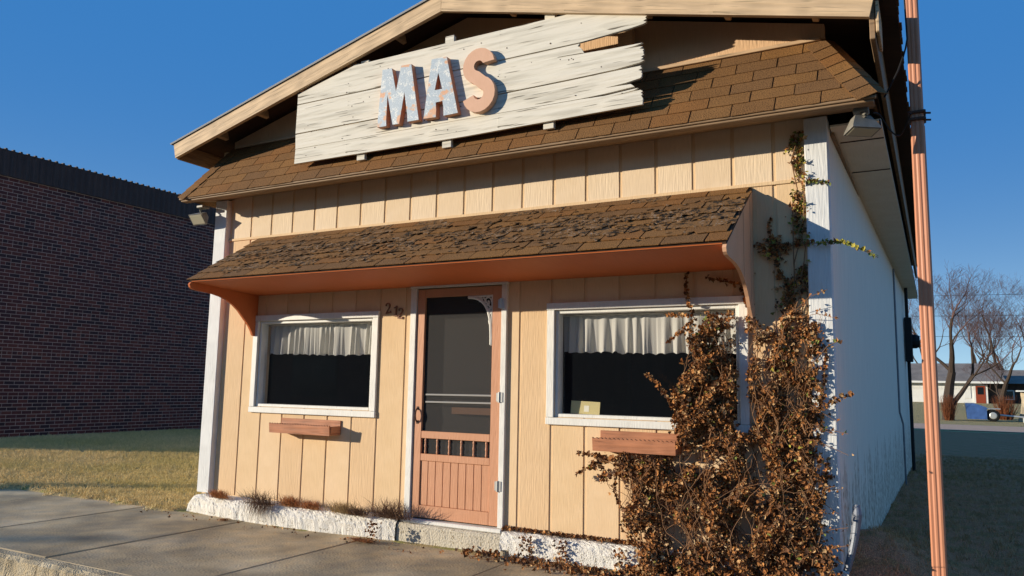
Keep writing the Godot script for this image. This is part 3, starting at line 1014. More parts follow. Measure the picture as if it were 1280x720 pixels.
func sign_board() -> void:
	var s := thing("wooden_sign", "weathered white plank sign with large letters and a splintered right end", "sign")
	var z0 := 0.386
	var z1 := 0.410
	var rk := func(x: float) -> float: return 4.50 - 0.262 * (2.735 - x)   # under the left raking board
	# planks, top to bottom
	var p := PackedVector2Array([Vector2(1.010, 3.943), Vector2(1.010, rk.call(1.01)), Vector2(1.72, rk.call(1.72) - 0.02), Vector2(1.78, 4.215), Vector2(2.9, 4.222), Vector2(4.20, 4.225)])
	p.append(Vector2(4.655, 4.20))
	ragged(p, 4.655, 4.18, 4.00, 0.05)
	p.append_array(PackedVector2Array([Vector2(4.50, 3.985), Vector2(4.10, 3.960), Vector2(3.2, 3.955), Vector2(2.0, 3.945)]))
	var polys := [p]
	# second plank: its upper strip has broken off short
	p = PackedVector2Array([Vector2(1.006, 3.640), Vector2(1.012, 3.931), Vector2(2.0, 3.932), Vector2(3.2, 3.944), Vector2(4.085, 3.948)])
	p.append_array(PackedVector2Array([Vector2(4.07, 3.93), Vector2(4.10, 3.905), Vector2(4.125, 3.862), Vector2(4.10, 3.866), Vector2(3.90, 3.872), Vector2(3.88, 3.868), Vector2(4.1, 3.858), Vector2(4.35, 3.850), Vector2(4.62, 3.846)]))
	p.append_array(PackedVector2Array([Vector2(4.55, 3.832), Vector2(4.45, 3.825), Vector2(4.60, 3.820)]))
	ragged(p, 4.635, 3.815, 3.69, 0.045)
	p.append_array(PackedVector2Array([Vector2(4.40, 3.672), Vector2(4.0, 3.662), Vector2(3.0, 3.650), Vector2(2.0, 3.642)]))
	polys.append(p)
	p = PackedVector2Array([Vector2(1.012, 3.482), Vector2(1.004, 3.629), Vector2(2.0, 3.632), Vector2(3.0, 3.640), Vector2(4.0, 3.652), Vector2(4.40, 3.661)])
	ragged(p, 4.62, 3.665, 3.565, 0.05)
	p.append_array(PackedVector2Array([Vector2(4.48, 3.548), Vector2(4.30, 3.535), Vector2(4.52, 3.530), Vector2(4.55, 3.505), Vector2(4.3, 3.488), Vector2(4.1, 3.482), Vector2(3.0, 3.484), Vector2(2.0, 3.484)]))
	polys.append(p)
	p = PackedVector2Array([Vector2(1.010, 3.330), Vector2(1.016, 3.476), Vector2(2.0, 3.479), Vector2(3.0, 3.479), Vector2(4.1, 3.476), Vector2(4.3, 3.470), Vector2(4.58, 3.488), Vector2(4.55, 3.474), Vector2(4.35, 3.455), Vector2(4.60, 3.468)])
	ragged(p, 4.62, 3.455, 3.375, 0.03)
	p.append_array(PackedVector2Array([Vector2(4.615, 3.350), Vector2(3.0, 3.326)]))
	polys.append(p)
	var k := 0
	for q in polys:
		var st := begin()
		var dz: float = [0.0, 0.002, -0.002, 0.001][k]
		prism(st, q, z0 + dz, z1 + dz)
		put("plank", st, mats.sign_plank, s)
		k += 1
	for c in [[1.83, 3.272, 4.255], [2.80, 3.262, 4.30], [3.80, 3.285, 4.29]]:
		bx("batten", Vector3(c[0] - 0.048, c[1], 0.348), Vector3(c[0] + 0.048, c[2], 0.3835), mats.sign_plank, s)
	bx("batten", Vector3(1.69, 4.0, 0.36), Vector3(1.76, 4.24, 0.3835), mats.sign_plank, s)
	# cross timbers fixed to the gable behind
	bx("back_timber", Vector3(4.30, 3.80, 0.03), Vector3(4.42, 4.15, 0.10), mats.beam, s)
	# knots, nails and holes
	var st := begin()
	for i in 46:
		var x := rng.randf_range(1.1, 4.5)
		var y := rng.randf_range(3.36, 4.15)
		tube(st, [Vector3(x, y, z1 - 0.003), Vector3(x, y, z1 + 0.0035)], [rng.randf_range(0.003, 0.0065)], 7)
	var nl := put("nail_heads", st, mats.iron, s)
	nl.set_meta("kind", "stuff")
	# letters
	var f0 := z1 + 0.0025
	var f1 := z1 + 0.062
	var mm := [Vector2(2.085, 3.525), Vector2(2.122, 4.072), Vector2(2.228, 4.068), Vector2(2.287, 3.835), Vector2(2.335, 4.072), Vector2(2.447, 4.068), Vector2(2.552, 3.527), Vector2(2.428, 3.527), Vector2(2.425, 3.585), Vector2(2.382, 3.815), Vector2(2.336, 3.522), Vector2(2.262, 3.524), Vector2(2.190, 3.822), Vector2(2.186, 3.59), Vector2(2.190, 3.523)]
	letter(s, mm, f0, f1)
	# A: two halves that meet, with a counter
	var a1 := PackedVector2Array([Vector2(2.605, 3.527), Vector2(2.672, 4.066), Vector2(2.752, 4.064), Vector2(2.748, 3.932), Vector2(2.716, 3.772), Vector2(2.760, 3.771), Vector2(2.768, 3.658), Vector2(2.730, 3.657), Vector2(2.738, 3.59), Vector2(2.735, 3.522)])
	var a2 := PackedVector2Array([Vector2(2.752, 4.064), Vector2(2.832, 4.062), Vector2(2.966, 3.525), Vector2(2.818, 3.522), Vector2(2.815, 3.59), Vector2(2.803, 3.66), Vector2(2.768, 3.658), Vector2(2.760, 3.771), Vector2(2.796, 3.77), Vector2(2.748, 3.932)])
	var st2 := begin()
	prism(st2, a1, f0, f1 - 0.003, {2: 1, 5: 1})
	prism(st2, a2, f0, f1 - 0.003, {6: 1, 9: 1})
	var ao := put("letter", st2, mats.letter_side, s)
	ao.set_meta("label", "letter A in peeling silver paint")
	st2 = begin()
	prism(st2, a1, f1 - 0.0028, f1, {2: 1, 5: 1})
	prism(st2, a2, f1 - 0.0028, f1, {6: 1, 9: 1})
	put("face", st2, mats.peeling, ao)
	# S: a swept stroke
	var sp := []
	for i in 15: sp.append([Vector2(3.165, 3.915), 0.102, deg_to_rad(lerpf(12, 255, i / 14.0))])
	for i in 15: sp.append([Vector2(3.172, 3.660), 0.105, deg_to_rad(lerpf(72, -168, i / 14.0))])
	var mid: Array[Vector2] = []
	for e in sp: mid.append(e[0] + Vector2(cos(e[2]), sin(e[2])) * e[1])
	var lft: Array[Vector2] = []
	var rgt: Array[Vector2] = []
	for i in mid.size():
		var d := (mid[mini(i + 1, mid.size() - 1)] - mid[maxi(i - 1, 0)]).normalized()
		if i == 0: d = Vector2(-0.1, 1).normalized()
		lft.append(mid[i] + Vector2(-d.y, d.x) * 0.056)
		rgt.append(mid[i] - Vector2(-d.y, d.x) * 0.056)
	st2 = begin()
	for i in mid.size() - 1:
		var c2 := (mid[i] + mid[i + 1]) * 0.5
		var c3 := Vector3(c2.x, c2.y, (f0 + f1) * 0.5)
		for z in [f0, f1]: quad(st2, Vector3(lft[i].x, lft[i].y, z), Vector3(rgt[i].x, rgt[i].y, z), Vector3(rgt[i + 1].x, rgt[i + 1].y, z), Vector3(lft[i + 1].x, lft[i + 1].y, z), c3)
		for ed in [lft, rgt]: quad(st2, Vector3(ed[i].x, ed[i].y, f0), Vector3(ed[i + 1].x, ed[i + 1].y, f0), Vector3(ed[i + 1].x, ed[i + 1].y, f1), Vector3(ed[i].x, ed[i].y, f1), c3)
	for i in [0, mid.size() - 1]:
		var inn: Vector2 = mid[1] if i == 0 else mid[mid.size() - 2]
		quad(st2, Vector3(lft[i].x, lft[i].y, f0), Vector3(rgt[i].x, rgt[i].y, f0), Vector3(rgt[i].x, rgt[i].y, f1), Vector3(lft[i].x, lft[i].y, f1), Vector3(inn.x, inn.y, (f0 + f1) * 0.5))
	put("letter", st2, mats.letter_copper, s).set_meta("label", "letter S in dull copper paint")

func letter(s: Node3D, pts: Array, f0: float, f1: float) -> void:
	var st := begin()
	prism(st, PackedVector2Array(pts), f0, f1 - 0.003)
	var o := put("letter", st, mats.letter_side, s)
	o.set_meta("label", "letter M in peeling silver paint")
	st = begin()
	prism(st, PackedVector2Array(pts), f1 - 0.0028, f1)
	put("face", st, mats.peeling, o)

# ---------------------------------------------------------------- fittings
func window_box(x0: float, x1: float, y0: float, y1: float, label: String) -> void:
	var t := thing("window_box", label, "window box", Vector3((x0 + x1) * 0.5, y0, 0.0), "window boxes under the shop windows")
	var w := (x1 - x0) * 0.5
	var back_h := y1 - y0
	var h := back_h * 0.70
	var dep := 0.17
	# front with a scalloped upper edge
	var pl := PackedVector2Array([Vector2(-w, 0), Vector2(w, 0), Vector2(w, h)])
	var n := int(w * 2.0 / 0.034)
	for i in range(n, -1, -1):
		var x := lerpf(-w, w, float(i) / n)
		if i < n: pl.append(Vector2(x + w / n, h - 0.010))
		if i > 0: pl.append(Vector2(x, h))
	pl.append(Vector2(-w, h))
	var st := begin()
	prism(st, pl, 0.0, 0.018)
	put("front", st, mats.terracotta, t, Transform3D(Basis(Vector3(1, 0, 0), 0.10), Vector3(0, 0, dep - 0.018)))
	bx("bottom", Vector3(-w + 0.002, 0.001, 0.003), Vector3(w - 0.002, 0.016, dep - 0.019), mats.terracotta, t)
	bx("back", Vector3(-w + 0.002, 0.017, 0.003), Vector3(w - 0.002, back_h, 0.016), mats.terracotta, t)
	for s in [-1.0, 1.0]: bx("end", Vector3(minf(s * w, s * (w - 0.016)) , 0.017, 0.017), Vector3(maxf(s * w, s * (w - 0.016)), h - 0.012, dep - 0.022), mats.terracotta, t)
	bx("soil", Vector3(-w + 0.018, 0.017, 0.018), Vector3(w - 0.018, h - 0.03, dep - 0.024), mats.room_dark, t)

func flood_light(at: Vector3, face: Vector3, label: String) -> void:
	var t := thing("flood_light", label, "flood light", at, "flood lights under the eaves")
	var st := begin()
	var bs := Basis.looking_at(-face, Vector3.UP)   # +z faces out
	# tapered housing: small at the back, wide lens in front
	var bk := [Vector3(-0.055, -0.03, -0.05), Vector3(0.055, -0.03, -0.05), Vector3(0.055, 0.035, -0.05), Vector3(-0.055, 0.035, -0.05)]
	var fr := [Vector3(-0.095, -0.06, 0.035), Vector3(0.095, -0.06, 0.035), Vector3(0.095, 0.06, 0.035), Vector3(-0.095, 0.06, 0.035)]
	var rm := [Vector3(-0.102, -0.067, 0.058), Vector3(0.102, -0.067, 0.058), Vector3(0.102, 0.067, 0.058), Vector3(-0.102, 0.067, 0.058)]
	for i in 4:
		var j := (i + 1) % 4
		quad(st, bs * bk[i], bs * bk[j], bs * fr[j], bs * fr[i], Vector3.ZERO)
		quad(st, bs * fr[i], bs * fr[j], bs * rm[j], bs * rm[i], Vector3.ZERO)
	quad(st, bs * bk[0], bs * bk[1], bs * bk[2], bs * bk[3], Vector3.ZERO)
	quad(st, bs * rm[0], bs * rm[1], bs * rm[2], bs * rm[3], Vector3.ZERO)
	put("housing", st, mats.lamp_body, t)
	st = begin()
	box(st, Vector3(-0.088, -0.054, 0.0585), Vector3(0.088, 0.054, 0.062), 0.001, bs)
	put("lens", st, mats.lamp_lens, t)
	st = begin()
	var top := Vector3(0, 3.117 - at.y, 0)
	tube(st, [bs * Vector3(0, 0.03, -0.03), bs * Vector3(0, 0.07, -0.035) + Vector3(0, 0.0, 0), Vector3(0, top.y - 0.03, -0.02), top + Vector3(0, 0, -0.02)], [0.011], 7)
	put("knuckle", st, mats.lamp_body, t)
	st = begin()
	box(st, Vector3(-0.05, top.y - 0.03, -0.07), Vector3(0.05, top.y, 0.03), 0.006)
	put("junction_box", st, mats.lamp_body, t)

func fluted_pole() -> void:
	var t := thing("fluted_pole", "slim copper-coloured fluted metal pole standing at the right corner", "pole", Vector3(6.466, -0.25, -0.05))
	var st := begin()
	var n := 28
	var pr := []
	for i in n:
		var a := TAU * i / n
		# rounded square section with ribs
		var c := cos(a)
		var s := sin(a)
		var r := 0.045 / pow(pow(absf(c), 5.0) + pow(absf(s), 5.0), 0.2)
		r *= 1.0 - (0.10 if i % 3 == 0 else 0.0)
		pr.append(Vector2(c * r, s * r))
	var hs := [0.0, 2.0, 3.28, 3.282, 5.6]
	for k in hs.size() - 1:
		var y0: float = hs[k]
		var y1: float = hs[k + 1]
		var g := 1.0 if k < 2 else 0.93
		for i in n:
			var j := (i + 1) % n
			quad(st, Vector3(pr[i].x * g, y0, pr[i].y * g), Vector3(pr[j].x * g, y0, pr[j].y * g), Vector3(pr[j].x * g, y1, pr[j].y * g), Vector3(pr[i].x * g, y1, pr[i].y * g), Vector3(0, (y0 + y1) * 0.5, 0))
	put("shaft", st, mats.pole, t)
	for y in [3.32, 3.37]:
		st = begin()
		box(st, Vector3(-0.055, y, -0.055), Vector3(0.055, y + 0.022, 0.055), 0.008)
		tube(st, [Vector3(0.05, y + 0.01, 0.0), Vector3(0.085, y + 0.005, 0.0)], [0.008], 6)
		put("strap", st, mats.iron, t)

func cables() -> void:
	var c := [
		["black cable looping from the pole strap to the eave", [Vector3(6.43, 3.09, 0.10), Vector3(6.36, 2.98, 0.0), Vector3(6.30, 3.00, 0.05), Vector3(6.24, 3.10, 0.12), Vector3(6.20, 3.10, 0.2)]],
		["thin black wire hanging beside the top of the pole", [Vector3(6.43, 4.4, 0.12), Vector3(6.425, 3.9, 0.12), Vector3(6.43, 3.62, 0.12), Vector3(6.36, 3.40, 0.10), Vector3(6.27, 3.25, 0.05)]],
		["short black cable running to the right flood light", [Vector3(6.235, 3.09, 0.05), Vector3(6.24, 3.02, 0.14), Vector3(6.22, 2.99, 0.20), Vector3(6.19, 3.03, 0.24)]]]
	for e in c:
		var cu := Curve3D.new()
		var pts: Array = e[1]
		for i in pts.size():
			var tg: Vector3 = (pts[mini(i + 1, pts.size() - 1)] - pts[maxi(i - 1, 0)]) * 0.17
			cu.add_point(pts[i], -tg, tg)
		var st := begin()
		tube(st, Array(cu.tessellate(4, 6)), [0.006], 6)
		tag(put("cable", st, mats.black, self), e[0], "cable", "cables at the eave corner")

func meter() -> void:
	var xw := 5.886 + 0.159 * 9.9 / 11.75
	var t := thing("electric_meter", "dark electric meter on the far end of the white side wall", "meter", Vector3(xw, 0.0, -9.9))
	bx("cabinet", Vector3(0.012, 1.75, -0.16), Vector3(0.13, 2.55, 0.16), mats.black, t, 0.01)
	var st := begin()
	tube(st, [Vector3(0.13, 2.12, 0), Vector3(0.19, 2.12, 0), Vector3(0.25, 2.12, 0)], [0.13, 0.13, 0.10], 14)
	put("meter_dome", st, mats.black, t)
	st = begin()
	tube(st, [Vector3(0.06, -0.2, 0.0), Vector3(0.06, 1.75, 0.0)], [0.03], 8)
	put("lower_conduit", st, mats.black, t)
	st = begin()
	tube(st, [Vector3(0.06, 2.55, 0.0), Vector3(0.06, 3.10, 0.0)], [0.03], 8)
	put("upper_conduit", st, mats.black, t)
	var xw2 := 5.886 + 0.159 * 7.2 / 11.75
	st = begin()
	tube(st, [Vector3(xw2 + 0.014, 3.08, -7.2), Vector3(xw2 + 0.014, 0.9, -7.2), Vector3(xw2 + 0.05, 0.72, -7.3), Vector3(xw2 + 0.05, -0.2, -7.4)], [0.014], 6)
	tag(put("conduit", st, mats.galvanised, self), "thin grey conduit running down the white side wall", "pipe")

func metal_strip() -> void:
	# bent strip of flashing leaning against the foot of the corner
	var st := begin()
	var n := 14
	var prev := []
	for i in n + 1:
		var u := float(i) / n
		var mid := Vector3(lerpf(5.915, 5.985, u) + 0.012 * sin(u * PI), lerpf(0.0, 0.43, u), lerpf(0.09, 0.03, u))
		var r := lerpf(0.030, 0.046, u) * (1.0 if u < 0.85 else lerpf(1.0, 0.55, (u - 0.85) / 0.15))
		var ring := []
		for q in 9:
			var a := lerpf(-1.9, 1.9, q / 8.0)
			ring.append(mid + Vector3(sin(a) * 0.75 + 0.25, 0, cos(a)) * r)
		if i > 0:
			for q in 8:
				quad(st, prev[q], prev[q + 1], ring[q + 1], ring[q], mid)
				var o := Vector3(0.0, 0, -0.003)
				quad(st, prev[q] + o, prev[q + 1] + o, ring[q + 1] + o, ring[q] + o, mid + Vector3(0, 0, 1))
		prev = ring
	tag(put("flashing_strip", st, mats.galvanised, self), "bent pale metal strip leaning at the foot of the white corner", "metal strip")

func pipe_stub() -> void:
	var t := thing("pipe_stub", "short tan pipe stub standing in dead leaves by the step", "pipe", Vector3(3.40, -0.20, 0.27))
	var st := begin()
	tube(st, [Vector3(0, -0.02, 0), Vector3(0, 0.07, 0)], [0.034, 0.034], 14, false)
	tube(st, [Vector3(0, -0.02, 0), Vector3(0, 0.07, 0)], [0.027, 0.027], 14, false)
	put("sleeve", st, mats.kerb, t)
	st = begin()
	tube(st, [Vector3(0, 0.05, 0), Vector3(0, 0.055, 0)], [0.027, 0.027], 14)
	put("plug", st, mats.dirt, t)

func window_card() -> void:
	var t := thing("window_card", "small tan card propped in the lower left of the right window", "card", Vector3(3.93, 0.964, -0.105))
	var tilt := Transform3D(Basis(Vector3(1, 0, 0), -0.10) * Basis(Vector3(0, 0, 1), -0.03), Vector3.ZERO)
	var st := begin()
	box(st, Vector3(-0.13, 0.0, -0.002), Vector3(0.13, 0.105, 0.002), 0.0)
	put("board", st, mats.card, t, tilt)
	st = begin()
	box(st, Vector3(-0.01, 0.02, 0.0025), Vector3(0.035, 0.07, 0.0032), 0.0)
	put("printed_square", st, mats.card_print, t, tilt)

# ---------------------------------------------------------------- dry vine
var leaf_pos := []
var leaf_col := []

func inside(p: Vector2, poly: PackedVector2Array) -> bool:
	return Geometry2D.is_point_in_polygon(p, poly)

func leaf_color(green := 0.0) -> Color:
	if rng.randf() < green:
		return Color(0.16, 0.19, 0.04) * rng.randf_range(0.6, 1.6) if rng.randf() < 0.6 else Color(0.42, 0.36, 0.06)
	var k := rng.randf()
	var c: Color
	if k < 0.36: c = Color(0.33, 0.130, 0.036)
	elif k < 0.70: c = Color(0.150, 0.066, 0.026)
	elif k < 0.88: c = Color(0.46, 0.205, 0.060)
	else: c = Color(0.50, 0.31, 0.14)
	return c * rng.randf_range(0.55, 1.2)

func add_leaf(p: Vector3, size: float, c: Color, droop := 0.0) -> void:
	var q := Basis.from_euler(Vector3(rng.randf_range(-1.0, 0.9) - droop, rng.randf_range(-1.2, 1.2), rng.randf_range(-PI, PI)))
	leaf_pos.append(Transform3D(q.scaled(Vector3.ONE * size), p))
	leaf_col.append(c)

func leaf_mesh(v: int) -> ArrayMesh:
	# curled three-lobed dry leaf
	var st := begin()
	var c := Vector3(0, 0, 0)
	var b := Vector3(0, -0.5, 0.05)
	var o := [Vector3(-0.30, -0.36, 0.10), Vector3(-0.52, 0.02, 0.22), Vector3(-0.24, 0.10, 0.06), Vector3(0.02, 0.56, 0.20), Vector3(0.25, 0.10, 0.05), Vector3(0.50, 0.04, 0.26), Vector3(0.31, -0.34, 0.09)]
	if v == 1: o = [Vector3(-0.22, -0.34, 0.20), Vector3(-0.30, 0.05, 0.34), Vector3(-0.15, 0.14, 0.10), Vector3(0.04, 0.60, 0.02), Vector3(0.20, 0.12, 0.14), Vector3(0.34, 0.0, 0.36), Vector3(0.24, -0.30, 0.18)]
	var prev := b
	for p in o + [b]:
		tri(st, c, prev, p, Vector3(0, 0, -5))
		prev = p
	st.generate_normals()
	return st.commit()

func stem_path(a: Vector3, poly: PackedVector2Array, steps: int, dirn: Vector2, zmax: float) -> Array:
	var pts := [a]
	var d := dirn.normalized()
	var p := a
	for i in steps:
		d = (d + Vector2(rng.randf_range(-0.55, 0.55), rng.randf_range(-0.30, 0.40))).normalized()
		var q := Vector2(p.x, p.y) + d * 0.055
		if not inside(q, poly):
			d = (dirn.normalized() * 0.8 - d * 0.3 + Vector2(rng.randf_range(-0.6, 0.6), 0)).normalized()
			q = Vector2(p.x, p.y) + d * 0.04
			if not inside(q, poly): break
		p = Vector3(q.x, q.y, clampf(p.z + rng.randf_range(-0.02, 0.02), 0.012, zmax))
		pts.append(p)
	return pts

func ivy() -> void:
	var t := thing("dry_vine", "dry brown leafy vine climbing the wall and window at the right corner", "vine", Vector3(5.3, -0.2, 0.1))
	var org := Vector3(5.3, -0.2, 0.1)
	var A := PackedVector2Array([Vector2(4.93, 1.72), Vector2(5.22, 1.76), Vector2(5.21, 1.40), Vector2(5.22, 0.80), Vector2(4.99, 0.70), Vector2(4.76, 0.80), Vector2(4.73, 0.98), Vector2(4.79, 1.28), Vector2(4.88, 1.46), Vector2(4.88, 1.62)])
	var B := PackedVector2Array([Vector2(5.32, 1.75), Vector2(5.42, 1.60), Vector2(5.56, 1.72), Vector2(5.74, 1.80), Vector2(5.82, 1.74), Vector2(5.76, 1.29), Vector2(5.74, 0.74), Vector2(5.29, 0.72)])
	var C := PackedVector2Array([Vector2(4.06, 0.66), Vector2(4.55, 0.66), Vector2(4.82, 0.70), Vector2(5.29, 0.86), Vector2(5.74, 0.86), Vector2(5.80, 0.13), Vector2(5.95, -0.16), Vector2(4.62, -0.18), Vector2(4.46, 0.0), Vector2(4.32, 0.25), Vector2(4.18, 0.48)])
	var E := PackedVector2Array([Vector2(5.46, 2.48), Vector2(5.72, 2.40), Vector2(5.74, 1.72), Vector2(5.34, 1.72), Vector2(5.40, 2.18)])
	var F := PackedVector2Array([Vector2(5.62, 3.09), Vector2(5.74, 3.09), Vector2(5.73, 2.25), Vector2(5.64, 2.25)])
	var gaps := FastNoiseLite.new()
	gaps.seed = 21
	gaps.frequency = 2.6
	gaps.fractal_octaves = 3
	var st := begin()
	# stems that rise from the ground, with leaves along them
	for i in 200:
		var lower := i < 110
		var a := Vector3(rng.randf_range(4.5, 5.85), rng.randf_range(-0.18, 0.1), rng.randf_range(0.03, 0.25)) if lower else Vector3(rng.randf_range(4.85, 5.74), rng.randf_range(0.72, 1.0), rng.randf_range(0.02, 0.12))
		var poly := C
		if not lower: poly = A if a.x < 5.32 else B
		if not inside(Vector2(a.x, a.y), poly): continue
		var pts := stem_path(a, poly, rng.randi_range(8, 22), Vector2(rng.randf_range(-0.5, 0.3), 1.0), 0.30 if lower else 0.15)
		if pts.size() < 3: continue
		var rel := []
		for p in pts: rel.append(p - org)
		var r0 := rng.randf_range(0.0025, 0.006)
		tube(st, rel, [r0, r0, r0 * 0.8, r0 * 0.7, r0 * 0.5], 4, false)
	# trunk-like canes by the post
	for i in 7:
		var pts := []
		var x := rng.randf_range(5.50, 5.70)
		var y := -0.2
		var stop := 3.0 if i < 2 else rng.randf_range(1.3, 2.3)
		while y < stop:
			pts.append(Vector3(x, y, 0.02 + 0.03 * rng.randf()) - org)
			x = clampf(x + rng.randf_range(-0.05, 0.05), 5.48 if y < 1.7 else 5.63, 5.715)
			y += 0.11
		tube(st, pts, [0.008, 0.007, 0.006, 0.005, 0.0045], 5, false)
	# tendrils that leave the mass
	var tend := [
		[[Vector3(5.72, 2.70, 0.03), Vector3(5.77, 2.705, 0.06), Vector3(5.83, 2.69, 0.06), Vector3(5.895, 2.67, 0.06)], 0.5],
		[[Vector3(5.70, 2.26, 0.02), Vector3(5.76, 2.24, 0.07), Vector3(5.85, 2.235, 0.08), Vector3(5.95, 2.235, 0.10), Vector3(6.03, 2.20, 0.11), Vector3(6.11, 2.15, 0.12), Vector3(6.19, 2.10, 0.12)], 0.75],
		[[Vector3(4.88, 1.15, 0.12), Vector3(4.80, 1.13, 0.12), Vector3(4.72, 1.10, 0.11), Vector3(4.64, 1.20, 0.10), Vector3(4.57, 1.26, 0.10), Vector3(4.53, 1.31, 0.09)], 0.0],
		[[Vector3(4.84, 2.07, 0.02), Vector3(4.83, 1.98, 0.03), Vector3(4.85, 1.88, 0.05), Vector3(4.90, 1.76, 0.10)], 0.0],
		[[Vector3(4.60, 0.66, 0.19), Vector3(4.40, 0.66, 0.18), Vector3(4.22, 0.63, 0.14), Vector3(4.08, 0.655, 0.10), Vector3(3.96, 0.665, 0.08)], 0.0],
		[[Vector3(4.36, 0.66, 0.18), Vector3(4.20, 0.62, 0.12), Vector3(4.06, 0.56, 0.10), Vector3(3.93, 0.49, 0.08)], 0.0],
		[[Vector3(5.72, 1.02, 0.05), Vector3(5.80, 1.08, 0.09), Vector3(5.89, 1.13, 0.12), Vector3(6.00, 1.19, 0.14)], 0.0],
		[[Vector3(5.70, 0.78, 0.05), Vector3(5.79, 0.92, 0.06), Vector3(5.78, 1.10, 0.06), Vector3(5.81, 1.25, 0.06), Vector3(5.84, 1.50, 0.06)], 0.1],
		[[Vector3(5.35, 2.27, 0.012), Vector3(5.45, 2.24, 0.012), Vector3(5.58, 2.23, 0.015), Vector3(5.70, 2.26, 0.02)], 0.0],
		[[Vector3(5.72, 0.55, 0.05), Vector3(5.80, 0.62, 0.06), Vector3(5.86, 0.60, 0.06)], 0.0],
		[[Vector3(5.72, 0.30, 0.05), Vector3(5.79, 0.45, 0.06), Vector3(5.82, 0.72, 0.06)], 0.0],
		[[Vector3(5.00, 2.04, 0.02), Vector3(5.12, 2.0, 0.02), Vector3(5.25, 1.96, 0.03), Vector3(5.30, 1.80, 0.05)], 0.0],
		[[Vector3(4.92, 1.72, 0.10), Vector3(4.80, 1.62, 0.09), Vector3(4.70, 1.54, 0.08)], 0.0],
		[[Vector3(4.88, 1.74, 0.07), Vector3(4.78, 1.75, 0.06), Vector3(4.68, 1.755, 0.05)], 0.0],
		[[Vector3(5.52, 2.0, 0.015), Vector3(5.50, 2.2, 0.015), Vector3(5.46, 2.38, 0.015), Vector3(5.47, 2.46, 0.015)], 0.0],
		[[Vector3(5.62, 1.8, 0.015), Vector3(5.56, 2.0, 0.015), Vector3(5.50, 2.12, 0.015)], 0.0],
		[[Vector3(4.35, 0.62, 0.10), Vector3(4.28, 0.50, 0.09), Vector3(4.27, 0.38, 0.09), Vector3(4.33, 0.27, 0.09), Vector3(4.42, 0.22, 0.09)], 0.0]]
	for e in tend:
		var cu := Curve3D.new()
		var pts: Array = e[0]
		for i in pts.size():
			var tg: Vector3 = (pts[mini(i + 1, pts.size() - 1)] - pts[maxi(i - 1, 0)]) * 0.17
			cu.add_point(pts[i] - org, -tg, tg)
		tube(st, Array(cu.tessellate(3, 6)), [0.0035, 0.003, 0.0025], 4, false)
		var ln := cu.get_baked_length()
		var s := 0.0
		while s < ln:
			var p := cu.sample_baked(s)
			for k in 2: add_leaf(p + Vector3(rng.randf_range(-0.012, 0.012), rng.randf_range(-0.016, 0.016), rng.randf_range(0.0, 0.015)), rng.randf_range(0.022, 0.040), leaf_color(e[1]))
			s += rng.randf_range(0.008, 0.02)
	for i in 16:
		var y0 := rng.randf_range(0.15, 1.75)
		var a := Vector3(rng.randf_range(5.58, 5.72), y0, rng.randf_range(0.03, 0.08))
		var e2 := Vector3(rng.randf_range(5.78, 5.98), y0 + rng.randf_range(-0.12, 0.18), rng.randf_range(0.14, 0.36))
		var m2 := (a + e2) * 0.5 + Vector3(rng.randfn(0, 0.02), 0.03, rng.randfn(0, 0.02))
		tube(st, [a - org, m2 - org, e2 - org], [0.0025, 0.002, 0.0015], 4, false)
		for k in 9:
			var u := rng.randf()
			var p := (a.lerp(m2, u * 2.0) if u < 0.5 else m2.lerp(e2, u * 2.0 - 1.0))
			add_leaf(p - org + Vector3(rng.randfn(0, 0.010), rng.randfn(0, 0.010), rng.randfn(0, 0.010)), rng.randf_range(0.016, 0.030), leaf_color(0.12))
	for i in 26:
		var y0 := rng.randf_range(0.0, 1.45)
		var a := Vector3(rng.randf_range(5.35, 5.80), y0, rng.randf_range(0.08, 0.20))
		var e2 := a + Vector3(rng.randf_range(-0.10, 0.22), rng.randf_range(-0.20, 0.22), rng.randf_range(0.08, 0.26) * (1.2 - 0.4 * y0))
		var m2 := (a + e2) * 0.5 + Vector3(rng.randfn(0, 0.02), 0.05, rng.randfn(0, 0.02))
		tube(st, [a - org, m2 - org, e2 - org], [0.003, 0.0025, 0.002], 4, false)
		for k in 16:
			var u := rng.randf()
			var p := (a.lerp(m2, u * 2.0) if u < 0.5 else m2.lerp(e2, u * 2.0 - 1.0))
			add_leaf(p - org + Vector3(rng.randfn(0, 0.012), rng.randfn(0, 0.014), rng.randfn(0, 0.012)), rng.randf_range(0.022, 0.038), leaf_color(0.03))
	put("stems", st, mats.stem, t)
